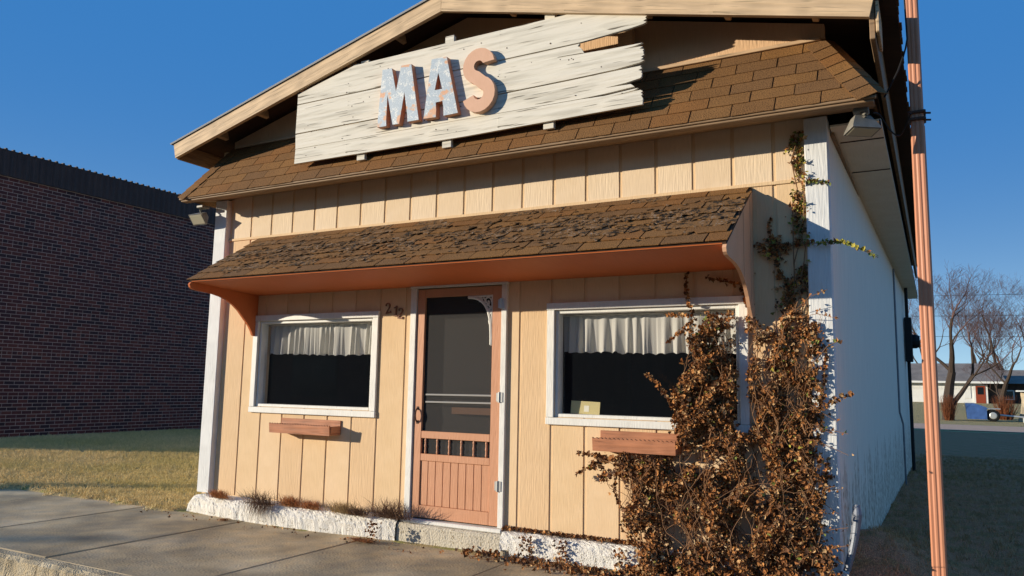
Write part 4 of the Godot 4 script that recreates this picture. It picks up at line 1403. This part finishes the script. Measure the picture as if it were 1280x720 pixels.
	# leaves: [outline, how many, greatest depth, how much the gaps take, green share]
	for reg in [[A, 6200, 0.20, -0.34, 0.015, 0.02], [B, 4200, 0.10, -0.16, 0.03, 0.01], [C, 14500, 0.36, -0.14, 0.02, 0.02], [E, 420, 0.03, 0.10, 0.15, 0.008], [F, 420, 0.035, -0.5, 0.45, 0.006]]:
		var poly: PackedVector2Array = reg[0]
		var r := Rect2(poly[0], Vector2.ZERO)
		for p in poly: r = r.expand(p)
		var made := 0
		var tries := 0
		while made < reg[1] and tries < 60000:
			tries += 1
			var p := Vector2(rng.randf_range(r.position.x, r.end.x), rng.randf_range(r.position.y, r.end.y))
			var run := 1 if rng.randf() < 0.5 else rng.randi_range(6, 18)     # single leaves, or a strand of them
			var d := Vector2(rng.randf_range(-0.5, 0.5), 1.0 if rng.randf() < 0.6 else -1.0).normalized()
			var zs := rng.randf()
			for step in run:
				var wob := p + Vector2(gaps.get_noise_2d(p.x * 4.0, p.y * 4.0), gaps.get_noise_2d(p.x * 4.0 + 50.0, p.y * 4.0)) * 0.10
				if not inside(wob, poly): break
				var g := gaps.get_noise_2d(p.x * 1.5, p.y * 1.5)
				if g < reg[3] + rng.randf_range(-0.10, 0.10): break
				# bulk: thicker where the noise is high, tapering to the rim
				var dep: float = reg[2] * clampf(0.35 + 0.9 * g + 0.25, 0.15, 1.0)
				if poly == C: dep *= lerpf(1.0, 0.5, clampf((p.y + 0.2) / 1.0, 0, 1))
				var z: float = reg[5] + dep * sqrt(clampf(zs + rng.randf_range(-0.08, 0.08), 0.0, 1.0))
				if p.x > 5.72: z = maxf(z, 0.05 + 0.03 * rng.randf())
				if poly == C and p.y < 0.02: z = maxf(z, 0.13)
				add_leaf(Vector3(p.x + rng.randfn(0, 0.010), p.y + rng.randfn(0, 0.010), z) - org, 0.013 + 0.030 * pow(rng.randf(), 1.4), leaf_color(reg[4]), 0.15)
				made += 1
				d = (d + Vector2(rng.randf_range(-0.35, 0.35), rng.randf_range(-0.15, 0.15))).normalized()
				p += d * rng.randf_range(0.012, 0.024)
	# skirt of leaves spilling on to the ground
	for i in 2600:
		var x := rng.randf_range(4.35, 6.15)
		var u := absf(rng.randfn(0.0, 0.5))
		var z := 0.12 + u * lerpf(0.15, 0.62, clampf((x - 4.3) / 1.0, 0, 1))
		var hgt := 0.42 * exp(-u * 2.2) * clampf((x - 4.35) / 0.7, 0.0, 1.0) * (0.6 + 0.8 * absf(gaps.get_noise_2d(x * 3.0, 9.0)))
		if x > 5.9: hgt *= 0.25
		add_leaf(Vector3(x, -0.19 + hgt * rng.randf(), z) - org, rng.randf_range(0.024, 0.045), leaf_color(0.01))
	leaves("leaves", t)

func leaves(called: String, parent: Node) -> Node:
	var half := [[], []]
	var cols := [[], []]
	for i in leaf_pos.size():
		half[i % 2].append(leaf_pos[i])
		cols[i % 2].append(leaf_col[i])
	var last: Node
	for v in 2:
		var mm := MultiMesh.new()
		mm.transform_format = MultiMesh.TRANSFORM_3D
		mm.use_colors = true
		mm.mesh = leaf_mesh(v)
		mm.instance_count = half[v].size()
		for i in half[v].size():
			mm.set_instance_transform(i, half[v][i])
			mm.set_instance_color(i, cols[v][i])
		var o := MultiMeshInstance3D.new()
		o.multimesh = mm
		o.material_override = mats.leaf
		if parent == self:
			o.name = numbered(called)
		else:
			o.name = called
		parent.add_child(o, true)
		o.set_meta("kind", "stuff")
		last = o
		if parent == self: tag(o, ["dead brown leaves scattered along the footing and sidewalk", "curled dry leaves scattered along the footing and sidewalk"][v], "leaves", "", "stuff")
	leaf_pos.clear()
	leaf_col.clear()
	return last

func litter() -> void:
	for i in 900:
		var x := 2.95 + 1.9 * pow(rng.randf(), 0.7)
		var z := 0.13 + absf(rng.randfn(0.10, 0.09)) + 0.08 * (x - 3.0)
		add_leaf(Vector3(x, -0.192 + 0.03 * rng.randf(), z), rng.randf_range(0.022, 0.042), leaf_color())
	for i in 500:
		var x := rng.randf_range(3.25, 4.6)
		add_leaf(Vector3(x, -0.006 + 0.016 * rng.randf(), absf(rng.randfn(0.02, 0.025)) + 0.004), rng.randf_range(0.02, 0.036), leaf_color())
	for c in [[3.85, 0.10], [4.35, 0.10], [3.55, 0.12], [2.1, 0.26]]:
		for i in 60: add_leaf(Vector3(c[0] + rng.randfn(0, 0.035), lerpf(-0.02, -0.19, rng.randf()), c[1] + 0.03 + rng.randf() * 0.05), rng.randf_range(0.02, 0.035), leaf_color())
	for i in 60: add_leaf(Vector3(rng.randf_range(-1.0, 3.0), -0.192, rng.randf_range(0.25, 0.5)), rng.randf_range(0.018, 0.034), leaf_color())
	leaves("leaf_litter", self)

# ---------------------------------------------------------------- grass
func blade_tuft(n: int, h: float, spread: float, width: float, sd: int) -> ArrayMesh:
	var r := RandomNumberGenerator.new()
	r.seed = sd
	var st := begin()
	for i in n:
		var a := r.randf() * TAU
		var o := Vector3(cos(a), 0, sin(a)) * r.randf() * spread
		var lean := Vector3(r.randf_range(-1, 1), 0, r.randf_range(-1, 1)) * h * 0.8
		var sd2 := Vector3(cos(a + 1.3), 0, sin(a + 1.3)) * width
		var hh := h * r.randf_range(0.5, 1.1)
		var p1 := o + Vector3(0, hh * 0.6, 0) + lean * 0.4
		var p2 := o + Vector3(0, hh, 0) + lean
		tri(st, o - sd2, o + sd2, p1 + sd2 * 0.7, Vector3(0, -3, 0))
		tri(st, o - sd2, p1 + sd2 * 0.7, p1 - sd2 * 0.7, Vector3(0, -3, 0))
		tri(st, p1 - sd2 * 0.7, p1 + sd2 * 0.7, p2, Vector3(0, -3, 0))
	st.generate_normals()
	return st.commit()

func grass() -> void:
	var gnz := FastNoiseLite.new()
	gnz.seed = 31
	gnz.frequency = 0.35
	for area in [["lawn_grass", 52000, Rect2(-10.2, -7.5, 9.6, 8.0), "straw and green grass blades on the lawn by the brick wall", 0], ["yard_grass", 16000, Rect2(5.95, -14.0, 7.0, 14.0), "short dark grass blades in the shaded side yard", 1]]:
		var mm := MultiMesh.new()
		mm.transform_format = MultiMesh.TRANSFORM_3D
		mm.use_colors = true
		mm.mesh = blade_tuft(7, 0.042, 0.035, 0.0026, 4)
		var tr := []
		var co := []
		var rc: Rect2 = area[2]
		while tr.size() < area[1]:
			var x := rng.randf_range(rc.position.x, rc.end.x)
			var z := rng.randf_range(rc.position.y, rc.end.y)
			if area[4] == 0:
				var edge := 0.27 + 0.17 * gn.get_noise_2d(x * 14.0, 40.0) + rng.randf_range(-0.04, 0.03)
				if z > edge or (x > -0.66 and z > -0.1): continue
			var s := rng.randf_range(0.7, 1.35)
			tr.append(Transform3D(Basis(Vector3.UP, rng.randf() * TAU).scaled(Vector3(s, s * rng.randf_range(0.7, 1.3), s)), Vector3(x, ground_y(x, z) + (0.016 if area[4] == 1 else 0.0), z)))
			var g := clampf(0.45 + 0.9 * gnz.get_noise_2d(x, z) + rng.randf_range(-0.25, 0.25), 0, 1)
			if area[4] == 0 and z > -0.5: g *= 0.35
			var c := Color(0.80, 0.60, 0.29).lerp(Color(0.52, 0.43, 0.13), g * 0.6) * rng.randf_range(0.75, 1.15)
			if area[4] == 1: c = Color(0.64, 0.36, 0.19).lerp(Color(0.46, 0.29, 0.12), g) * rng.randf_range(0.6, 1.1)
			co.append(c)
		mm.instance_count = tr.size()
		for i in tr.size():
			mm.set_instance_transform(i, tr[i])
			mm.set_instance_color(i, co[i])
		var o := MultiMeshInstance3D.new()
		o.multimesh = mm
		o.material_override = mats.blade
		o.name = numbered(area[0])
		add_child(o)
		tag(o, area[3], "grass", "", "stuff")

func dead_tufts() -> void:
	var list := [[-0.02, 0.16, 0.10, 0, "rust brown dead tuft on the footing nearest the left white post"],
		[0.62, 0.20, 0.17, 1, "drooping dark dead tuft hanging over the white footing"],
		[0.95, 0.14, 0.12, 0, "wide low rust tuft on the footing below the left window"],
		[1.22, 0.15, 0.09, 0, "small rust tuft on the footing right of the wide one"],
		[1.62, 0.16, 0.13, 2, "thin straw tuft on the footing under the left window's right edge"],
		[1.80, 0.17, 0.08, 1, "dark matted tuft on the footing short of the door"],
		[2.16, 0.13, 0.20, 1, "bushy dark brown dead tuft at the left foot of the door"],
		[2.02, 0.34, 0.10, 0, "flat heap of dead brown stalks on the sidewalk before the door"],
		[0.22, 0.30, 0.04, 0, "little patch of dead stalks at the foot of the footing"]]
	for e in list:
		var st := begin()
		var base := Vector3(e[0], -0.012 if e[1] < 0.22 else -0.195, e[1])
		var col: Color = [Color(0.48, 0.22, 0.09), Color(0.20, 0.12, 0.075), Color(0.52, 0.38, 0.20)][e[3]]
		var n := 460 if e[2] > 0.06 else 120
		var t := thing("dead_grass_tuft", e[4], "dead grass", base, "dead grass tufts along the footing")
		for i in n:
			var hang: bool = e[3] == 1 and e[0] < 1.0 and i % 2 == 0
			var a := rng.randf() * TAU
			var o := Vector3(rng.randfn(0, e[2] * 0.55), 0.0, rng.randfn(0, 0.022))
			var tip := o + Vector3(rng.randfn(0, 0.5) * e[2], rng.randf_range(0.25, 1.0) * e[2] * (1.0 if e[1] < 0.22 else 0.35), rng.randfn(0.25, 0.4) * e[2])
			if hang: tip = o + Vector3(rng.randfn(0, 0.3) * e[2], -rng.randf_range(0.2, 1.05) * e[2], 0.06 + rng.randf() * 0.07)
			var midp := (o + tip) * 0.5 + Vector3(rng.randfn(0, 0.008), 0.012, rng.randfn(0.008, 0.008))
			if hang: midp = o + Vector3(0, 0.015, 0.055)
			var sd := Vector3(cos(a), 0.2, sin(a)) * rng.randf_range(0.0012, 0.0024)
			st.set_color(col * rng.randf_range(0.5, 1.4))
			tri(st, o - sd, o + sd, midp + sd, Vector3(0, -3, 0))
			tri(st, o - sd, midp + sd, midp - sd, Vector3(0, -3, 0))
			tri(st, midp - sd, midp + sd, tip, Vector3(0, -3, 0))
		put("stalks", st, mats.blade, t)

# ---------------------------------------------------------------- brick neighbour
func brick_building() -> void:
	var X := -10.2
	var t := thing("brick_building", "long dark brick building with ribbed metal parapet beyond the lawn", "building", Vector3(X, -0.12, -0.3))
	var top := 5.46
	bx("wall_core", Vector3(-14.0, -0.1, -15.5), Vector3(-0.008, top, 0.0), mats.mortar, t, 0.0)
	bx("rear_wall", Vector3(-14.0, -0.1, -15.75), Vector3(-0.004, top, -15.502), mats.brick1, t, 0.0)
	bx("front_wall", Vector3(-14.0, -0.1, 0.002), Vector3(-0.004, top, 0.12), mats.brick1, t, 0.0)
	var bw := 0.2032
	var course := 0.0762
	var mesh := BoxMesh.new()
	mesh.size = Vector3(0.03, 0.0630, 0.1900)
	var head := BoxMesh.new()
	head.size = Vector3(0.03, 0.0630, 0.0890)
	var list := []
	var rows := int(top / course)
	for r in rows:
		var header := r % 6 == 5
		var step := bw * 0.5 if header else bw
		var z := -0.01 - (0.5 * bw if r % 2 == 1 and not header else 0.0)
		while z > -15.3:
			var zc := z - step * 0.5
			list.append([header, Vector3(-0.016 + rng.randf_range(-0.002, 0.002), (r + 0.5) * course, zc), rng.randi_range(0, 5), Vector3(0, rng.randf_range(-0.01, 0.01), 0)])
			z -= step
	# the bricks nearest the street corner that the picture shows are parts; the rest is one mass
	var near := []
	var cam := Vector3(6.50, 1.18, 5.87)
	for e in list:
		if e[1].z < -2.55: near.append([cam.distance_to(e[1] + t.position), e])
	near.sort_custom(func(a, b): return a[0] < b[0])
	var chosen := {}
	for i in mini(300, near.size()): chosen[near[i][1]] = true
	var rest := {}
	for e in list:
		var x := Transform3D(Basis.from_euler(e[3]), e[1])
		if chosen.has(e):
			put_mesh("brick", head if e[0] else mesh, mats["brick%d" % e[2]], t, x)
		else:
			var key := "%d %d" % [int(e[0]), e[2]]
			if not rest.has(key): rest[key] = []
			rest[key].append(x)
	for key in rest:
		var k: PackedStringArray = key.split(" ")
		var mm := MultiMesh.new()
		mm.transform_format = MultiMesh.TRANSFORM_3D
		mm.mesh = head if k[0] == "1" else mesh
		mm.instance_count = rest[key].size()
		for i in rest[key].size(): mm.set_instance_transform(i, rest[key][i])
		var o := MultiMeshInstance3D.new()
		o.multimesh = mm
		o.material_override = mats["brick" + k[1]]
		o.name = "brickwork"
		t.add_child(o, true)
		o.set_meta("kind", "stuff")
	# ribbed parapet sheets
	for k in 17:
		var st := begin()
		var z := -k * 0.90 + 0.02
		var prev := Vector3.ZERO
		for i in 61:
			var u := i / 60.0
			var ph := fposmod(u * 6.0, 1.0)
			var px := 0.03 + (0.028 if ph > 0.35 and ph < 0.65 else (0.0 if ph < 0.2 or ph > 0.8 else 0.014))
			var p := Vector3(px, 0, z - 0.898 * u)
			if i > 0:
				quad(st, prev + Vector3(0, top - 0.04, 0), p + Vector3(0, top - 0.04, 0), p + Vector3(0, 5.97, 0), prev + Vector3(0, 5.97, 0), Vector3(-1, 5.7, p.z))
			prev = p
		box(st, Vector3(-0.3, top - 0.04, z - 0.898), Vector3(0.025, 5.96, z), 0.0)
		put("parapet_sheet", st, mats.parapet, t)
		st = begin()
		for i in 6: tube(st, [Vector3(0.01, 5.975, z - 0.15 * i - 0.075), Vector3(0.075, 5.965, z - 0.15 * i - 0.075)], [0.028], 6)
		put("parapet_ridge", st, mats.parapet, t)

# ---------------------------------------------------------------- background
func tree(at: Vector3, h: float, sd: int, label: String, trunks: int, fine: int) -> void:
	var r := RandomNumberGenerator.new()
	r.seed = sd
	var t := thing("bare_tree", label, "tree", at, "bare winter trees")
	var big := begin()
	var small := begin()
	var stack := []
	for k in trunks:
		var d := Vector3(r.randf_range(-0.22, 0.22), 1, r.randf_range(-0.22, 0.22)).normalized()
		stack.append([Vector3(r.randf_range(-0.1, 0.1) * (trunks - 1), -0.1, r.randf_range(-0.1, 0.1)), d, h * r.randf_range(0.24, 0.32), h * 0.030 / sqrt(trunks), 0])
	var count := 0
	while stack.size() > 0 and count < fine:
		var e = stack.pop_front()
		count += 1
		var p: Vector3 = e[0]
		var d: Vector3 = e[1]
		var ln: float = e[2]
		var rad: float = e[3]
		var lev: int = e[4]
		var n := 4 if lev < 3 else 3
		var pts := [p]
		var rr := [rad]
		for i in n:
			d = (d + Vector3(r.randf_range(-0.2, 0.2), r.randf_range(-0.05, 0.16), r.randf_range(-0.2, 0.2))).normalized()
			p += d * ln / n
			pts.append(p)
			rr.append(maxf(0.006, rad) * lerpf(1.0, 0.62, (i + 1.0) / n))
		tube(big if lev < 3 else small, pts, rr, 7 if lev < 2 else (4 if lev < 4 else 3), lev == 0)
		if lev >= 7: continue
		var kids := r.randi_range(2, 3) if lev < 2 else r.randi_range(2, 4)
		for k in kids:
			var side := Vector3(r.randf_range(-1, 1), r.randf_range(-0.1, 0.55), r.randf_range(-1, 1)).normalized()
			var nd := (d * (0.9 if k == 0 else 0.6) + side * (0.35 if k == 0 else 0.75)).normalized()
			var i := pts.size() - 1 if k < 2 else r.randi_range(1, pts.size() - 1)
			stack.append([pts[i], nd, ln * r.randf_range(0.60, 0.84), rr[i] * (0.85 if k == 0 else r.randf_range(0.45, 0.7)), lev + 1])
	put("trunk", big, mats.bark, t)
	put("crown", small, mats.twig, t)

func far_house() -> void:
	var gy := 0.45
	var t := thing("white_house", "low white house with grey roof and red-brown door behind the trees", "house", Vector3(6.2, gy, -75.0))
	bx("wall", Vector3(-6.0, -0.4, -7.0), Vector3(3.85, 1.86, 0.0), mats.house_white, t, 0.0)
	bx("porch_wall", Vector3(3.86, -0.4, -7.0), Vector3(5.3, 1.86, -0.5), mats.house_dark, t, 0.0)
	var st := begin()
	var e := 1.88
	var a := Vector3(-6.5, e, 0.7)
	var b := Vector3(5.7, e, 0.7)
	var c := Vector3(5.0, e + 1.75, -3.5)
	var d := Vector3(-6.5, e + 1.75, -3.5)
	var f := Vector3(-6.5, e, -7.6)
	var g := Vector3(5.7, e, -7.6)
	var m := Vector3(-0.5, e + 0.4, -3.5)
	quad(st, a, b, c, d, m)
	quad(st, f, g, c, d, m)
	tri(st, b, c, g, m)
	tri(st, a, d, f, m)
	quad(st, a, b, g, f, m)
	put("roof", st, mats.house_roof, t)
	bx("fascia", Vector3(-6.5, 1.72, 0.66), Vector3(5.7, 1.90, 0.74), mats.house_white, t)
	bx("garage_door", Vector3(-5.4, -0.1, 0.0), Vector3(-2.6, 1.6, 0.04), mats.house_white, t)
	var dr := group_node("door", t)
	bx("frame", Vector3(3.15, -0.1, 0.01), Vector3(4.25, 1.62, 0.06), mats.house_white, dr)
	bx("leaf", Vector3(3.32, -0.05, 0.061), Vector3(4.08, 1.52, 0.09), mats.house_door, dr)
	bx("pane", Vector3(3.46, 0.75, 0.091), Vector3(3.94, 1.40, 0.10), mats.glass_far, dr)
	bx("window", Vector3(2.45, 0.4, 0.01), Vector3(2.95, 1.5, 0.05), mats.house_white, t)
	var h := thing("grey_house", "dark grey house with low roof at the right edge", "house", Vector3(14.6, 0.5, -80.0))
	bx("wall", Vector3(-3.6, -0.4, -6.0), Vector3(7.0, 1.75, 0.0), mats.house_dark, h, 0.0)
	st = begin()
	a = Vector3(-4.0, 1.75, 0.6)
	b = Vector3(7.5, 1.75, 0.6)
	c = Vector3(7.5, 3.1, -3.0)
	d = Vector3(-4.0, 3.1, -3.0)
	f = Vector3(-4.0, 1.75, -6.6)
	g = Vector3(7.5, 1.75, -6.6)
	m = Vector3(1.5, 2.1, -3.0)
	quad(st, a, b, c, d, m)
	quad(st, f, g, c, d, m)
	tri(st, b, c, g, m)
	tri(st, a, d, f, m)
	quad(st, a, b, g, f, m)
	put("roof", st, mats.house_roof, h)
	for k in 2:
		var w := group_node("window", h, Vector3(-2.4 + k * 3.4, 0.25, 0.0))
		bx("frame", Vector3(-0.6, 0.0, 0.0), Vector3(0.6, 0.9, 0.05), mats.house_white, w)
		bx("pane", Vector3(-0.5, 0.1, 0.051), Vector3(0.5, 0.8, 0.06), mats.glass_far, w)

func trailer() -> void:
	var gy := ground_y(8.8, -46.0)
	var t := thing("utility_trailer", "small blue box trailer on one wheel beside the lane", "trailer", Vector3(8.2, gy, -46.0))
	var st := begin()
	prism(st, PackedVector2Array([Vector2(-0.25, 0.12), Vector2(0.72, 0.12), Vector2(0.72, 0.80), Vector2(0.10, 1.02), Vector2(-0.32, 1.02)]), -0.7, 0.35)
	put("body", st, mats.trailer, t)
	bx("lid", Vector3(-0.36, 1.021, -0.74), Vector3(0.14, 1.05, 0.39), mats.house_white, t)
	for z in [0.2, -0.85]:
		var w := group_node("wheel", t, Vector3(1.02, 0.34, z))
		st = begin()
		tube(st, [Vector3(0, 0, -0.08), Vector3(0, 0, -0.05), Vector3(0, 0, 0.05), Vector3(0, 0, 0.08)], [0.28, 0.34, 0.34, 0.28], 18)
		put("tyre", st, mats.rubber, w)
		st = begin()
		tube(st, [Vector3(0, 0, 0.081), Vector3(0, 0, 0.10)], [0.19, 0.15], 14)
		put("rim", st, mats.steel, w)
	bx("mudguard", Vector3(0.70, 0.70, -0.95), Vector3(1.38, 0.74, 0.32), mats.steel, t)
	st = begin()
	tube(st, [Vector3(0.7, 0.42, -0.3), Vector3(2.6, 0.28, -0.3)], [0.05], 6)
	put("tongue", st, mats.steel, t)
	st = begin()
	tube(st, [Vector3(2.5, 0.3, -0.3), Vector3(2.5, 0.0, -0.3)], [0.04], 6)
	put("jack", st, mats.steel, t)
	# peeling stump and shrubs by it
	var sx := 11.15
	var s := thing("tree_stump", "tall pale peeling tree stump at the right edge", "stump", Vector3(sx, ground_y(sx, -47.5), -47.5))
	st = begin()
	var prev := []
	for i in 12:
		var u := i / 11.0
		var ring := []
		for k in 16:
			var a := TAU * k / 16
			var rr := (0.50 + 0.10 * sin(a * 3.0 + u * 2.0) + 0.05 * sin(a * 7.0 + u * 9.0)) * lerpf(1.15, 0.85, u)
			ring.append(Vector3(cos(a) * rr, -0.1 + u * 1.75 + (0.05 * sin(a * 4.0) if i == 11 else 0.0), sin(a) * rr))
		if i > 0:
			for k in 16: quad(st, prev[k], prev[(k + 1) % 16], ring[(k + 1) % 16], ring[k], Vector3(0, u * 1.7, 0))
		prev = ring
	for k in 16: tri(st, prev[k], prev[(k + 1) % 16], Vector3(0, 1.62, 0), Vector3(0, 0, 0))
	put("trunk", st, mats.stump, s)
	bx("cap_board", Vector3(-0.62, 1.70, -0.62), Vector3(0.62, 1.78, 0.62), mats.house_white, s)
	for e in [[7.05, -45.6, 1.5, 0.55, "pale twiggy shrub at the foot of the forked tree"], [10.1, -50.0, 1.5, 1.0, "reddish twiggy shrub left of the pale stump"], [12.6, -50.0, 1.7, 0.9, "reddish twiggy shrub behind the pale stump"]]:
		shrub(Vector3(e[0], ground_y(e[0], e[1]), e[1]), e[2], e[3], e[4])

func shrub(at: Vector3, h: float, w: float, label: String) -> void:
	var t := thing("twiggy_shrub", label, "shrub", at, "twiggy shrubs by the lane")
	var st := begin()
	for i in 300:
		var a := rng.randf() * TAU
		var o := Vector3(cos(a), 0, sin(a)) * rng.randf() * w * 0.35
		var tip := o * 2.2 + Vector3(rng.randfn(0, 0.12), h * rng.randf_range(0.45, 1.0), rng.randfn(0, 0.12))
		var mp := (o + tip) * 0.5 + Vector3(rng.randfn(0, 0.05), 0.1, rng.randfn(0, 0.05))
		tube(st, [o, mp, tip], [0.012, 0.008, 0.004], 3, false)
	put("twigs", st, mats.dry_grass, t)

func utility_pole(at: Vector3, h: float, label: String) -> void:
	var t := thing("utility_pole", label, "utility pole", at, "utility poles")
	var st := begin()
	tube(st, [Vector3(0, -0.3, 0), Vector3(0, h * 0.5, 0), Vector3(0, h, 0)], [0.16, 0.145, 0.12], 12)
	put("shaft", st, mats.utility, t)
	bx("crossarm", Vector3(-1.1, h - 0.7, -0.19), Vector3(1.1, h - 0.58, -0.12), mats.utility, t)
	for x in [-1.0, -0.5, 0.5, 1.0]:
		st = begin()
		tube(st, [Vector3(x, h - 0.58, -0.155), Vector3(x, h - 0.45, -0.155)], [0.03, 0.045], 8)
		put("insulator", st, mats.steel, t)

func background() -> void:
	far_house()
	trailer()
	tree(Vector3(7.0, ground_y(7.0, -46.5), -46.5), 11.5, 41, "large forked bare tree just right of the pole", 1, 9000)
	tree(Vector3(10.4, ground_y(10.4, -58.0), -58.0), 7.8, 33, "slender bare tree in front of the dark grey house", 1, 8000)
	tree(Vector3(13.0, 0.9, -90.0), 13.0, 15, "bare tree rising behind the dark grey house", 2, 8000)
	tree(Vector3(10.4, 0.9, -94.0), 13.0, 19, "bare tree rising behind the white house roof", 2, 8000)
	tree(Vector3(15.6, 0.9, -92.0), 13.5, 23, "bare tree cut by the right edge of the view", 2, 8000)
	tree(Vector3(5.4, 0.9, -98.0), 13.0, 29, "bare tree far behind the pole", 2, 6000)
	for e in [[0, 9.15, "highest thin overhead wire on the right"], [1, 7.6, "middle thin overhead wire on the right"], [2, 6.05, "lowest thin overhead wire on the right"]]:
		var st := begin()
		var pts := []
		for i in 25:
			var u := i / 24.0
			pts.append(Vector3(lerpf(-30, 60, u), e[1] + 1.2 * pow(u * 2.0 - 1.0, 2.0) - 0.6, lerpf(-57, -66, u)))
		tube(st, pts, [0.014], 4)
		tag(put("overhead_wire", st, mats.black, self), e[2], "wire", "overhead wires")
	utility_pole(Vector3(-30, ground_y(-30, -57), -57), 10.2, "timber pole at the left end of the overhead wires")
	utility_pole(Vector3(60, ground_y(60, -66), -66), 10.2, "timber pole at the right end of the overhead wires")
	# these two stand across the street and throw the thin shadows on lawn and sidewalk
	utility_pole(Vector3(-20.2, -0.3, 11.95), 9.5, "timber pole across the street, shading the lawn edge")
	utility_pole(Vector3(-36.0, -0.3, 26.9), 9.2, "farther timber pole across the street")

# the far side of the street, which the shop windows mirror
func across_street() -> void:
	for e in [[-34.0, 15.0, 5.2, "long brown brick shop row across the street"], [-18.0, 19.0, 4.6, "low red brick shop row across the street"], [2.0, 14.0, 5.4, "dark brick shop block across the street"]]:
		var t := thing("brick_shop_row", e[3], "building", Vector3(e[0], -0.3, 25.0), "shops across the street")
		bx("wall", Vector3(0, 0, 0), Vector3(e[1], e[2], 9.0), mats.brick2 if e[0] < -20 else mats.brick4, t, 0.0)
		bx("cornice", Vector3(-0.1, e[2] + 0.001, -0.25), Vector3(e[1] + 0.1, e[2] + 0.3, 9.1), mats.parapet, t, 0.02)
		for k in int(e[1] / 4.6):
			var w := group_node("window", t, Vector3(2.4 + k * 4.6, 0.7, -0.02))
			bx("frame", Vector3(-1.6, 0, -0.04), Vector3(1.6, 2.2, 0.0), mats.house_dark, w)
			bx("pane", Vector3(-1.5, 0.1, -0.06), Vector3(1.5, 2.1, -0.041), mats.glass_far, w)

# ---------------------------------------------------------------- all of it
func _ready() -> void:
	rng.seed = 20240
	var cam := Camera3D.new()
	cam.name = "camera"
	cam.position = Vector3(6.503, 1.184, 5.866)
	cam.rotation = Vector3(deg_to_rad(7.252), deg_to_rad(28.82), deg_to_rad(1.059))
	cam.fov = 41.01
	cam.near = 0.05
	cam.far = 2000.0
	add_child(cam)
	cam.current = true
	var sky := Sky.new()
	var sm := ProceduralSkyMaterial.new()
	sm.sky_top_color = Color(0.19, 0.425, 0.664)
	sm.sky_horizon_color = Color(0.66, 0.80, 0.855)
	sm.sky_curve = 0.067
	sm.ground_bottom_color = Color(0.20, 0.18, 0.15)
	sm.ground_horizon_color = Color(0.50, 0.55, 0.58)
	sm.sun_angle_max = 1.0
	sky.sky_material = sm
	var env := Environment.new()
	env.background_mode = Environment.BG_SKY
	env.sky = sky
	env.tonemap_mode = Environment.TONE_MAPPER_LINEAR
	env.tonemap_exposure = 1.35
	env.sdfgi_enabled = true
	env.ssao_enabled = true
	env.ssil_enabled = true
	var we := WorldEnvironment.new()
	we.name = "world_environment"
	we.environment = env
	add_child(we)
	var sun := DirectionalLight3D.new()
	sun.name = "sun"
	sun.light_color = Color(1.0, 0.95, 0.87)
	sun.light_energy = 1.38
	sun.light_angular_distance = 0.5
	sun.shadow_enabled = true
	add_child(sun)
	sun.look_at_from_position(-SUN_TO * 20.0, Vector3.ZERO, Vector3.UP)

	make_textures()
	make_materials()
	setting()
	shop()
	brick_building()
	sign_board()
	window_box(0.63, 1.415, 0.682, 0.820, "terracotta window box below the left window")
	window_box(4.115, 4.780, 0.695, 0.845, "terracotta window box below the right window beside the vine")
	window_card()
	pipe_stub()
	flood_light(Vector3(-0.60, 2.985, 0.17), Vector3(0.05, -0.62, 0.78), "grey flood light hanging under the left eave corner")
	flood_light(Vector3(6.13, 3.005, 0.27), Vector3(0.10, -0.97, 0.15), "grey flood light under the right eave corner by the pole")
	fluted_pole()
	cables()
	meter()
	metal_strip()
	ivy()
	litter()
	grass()
	dead_tufts()
	background()
	across_street()
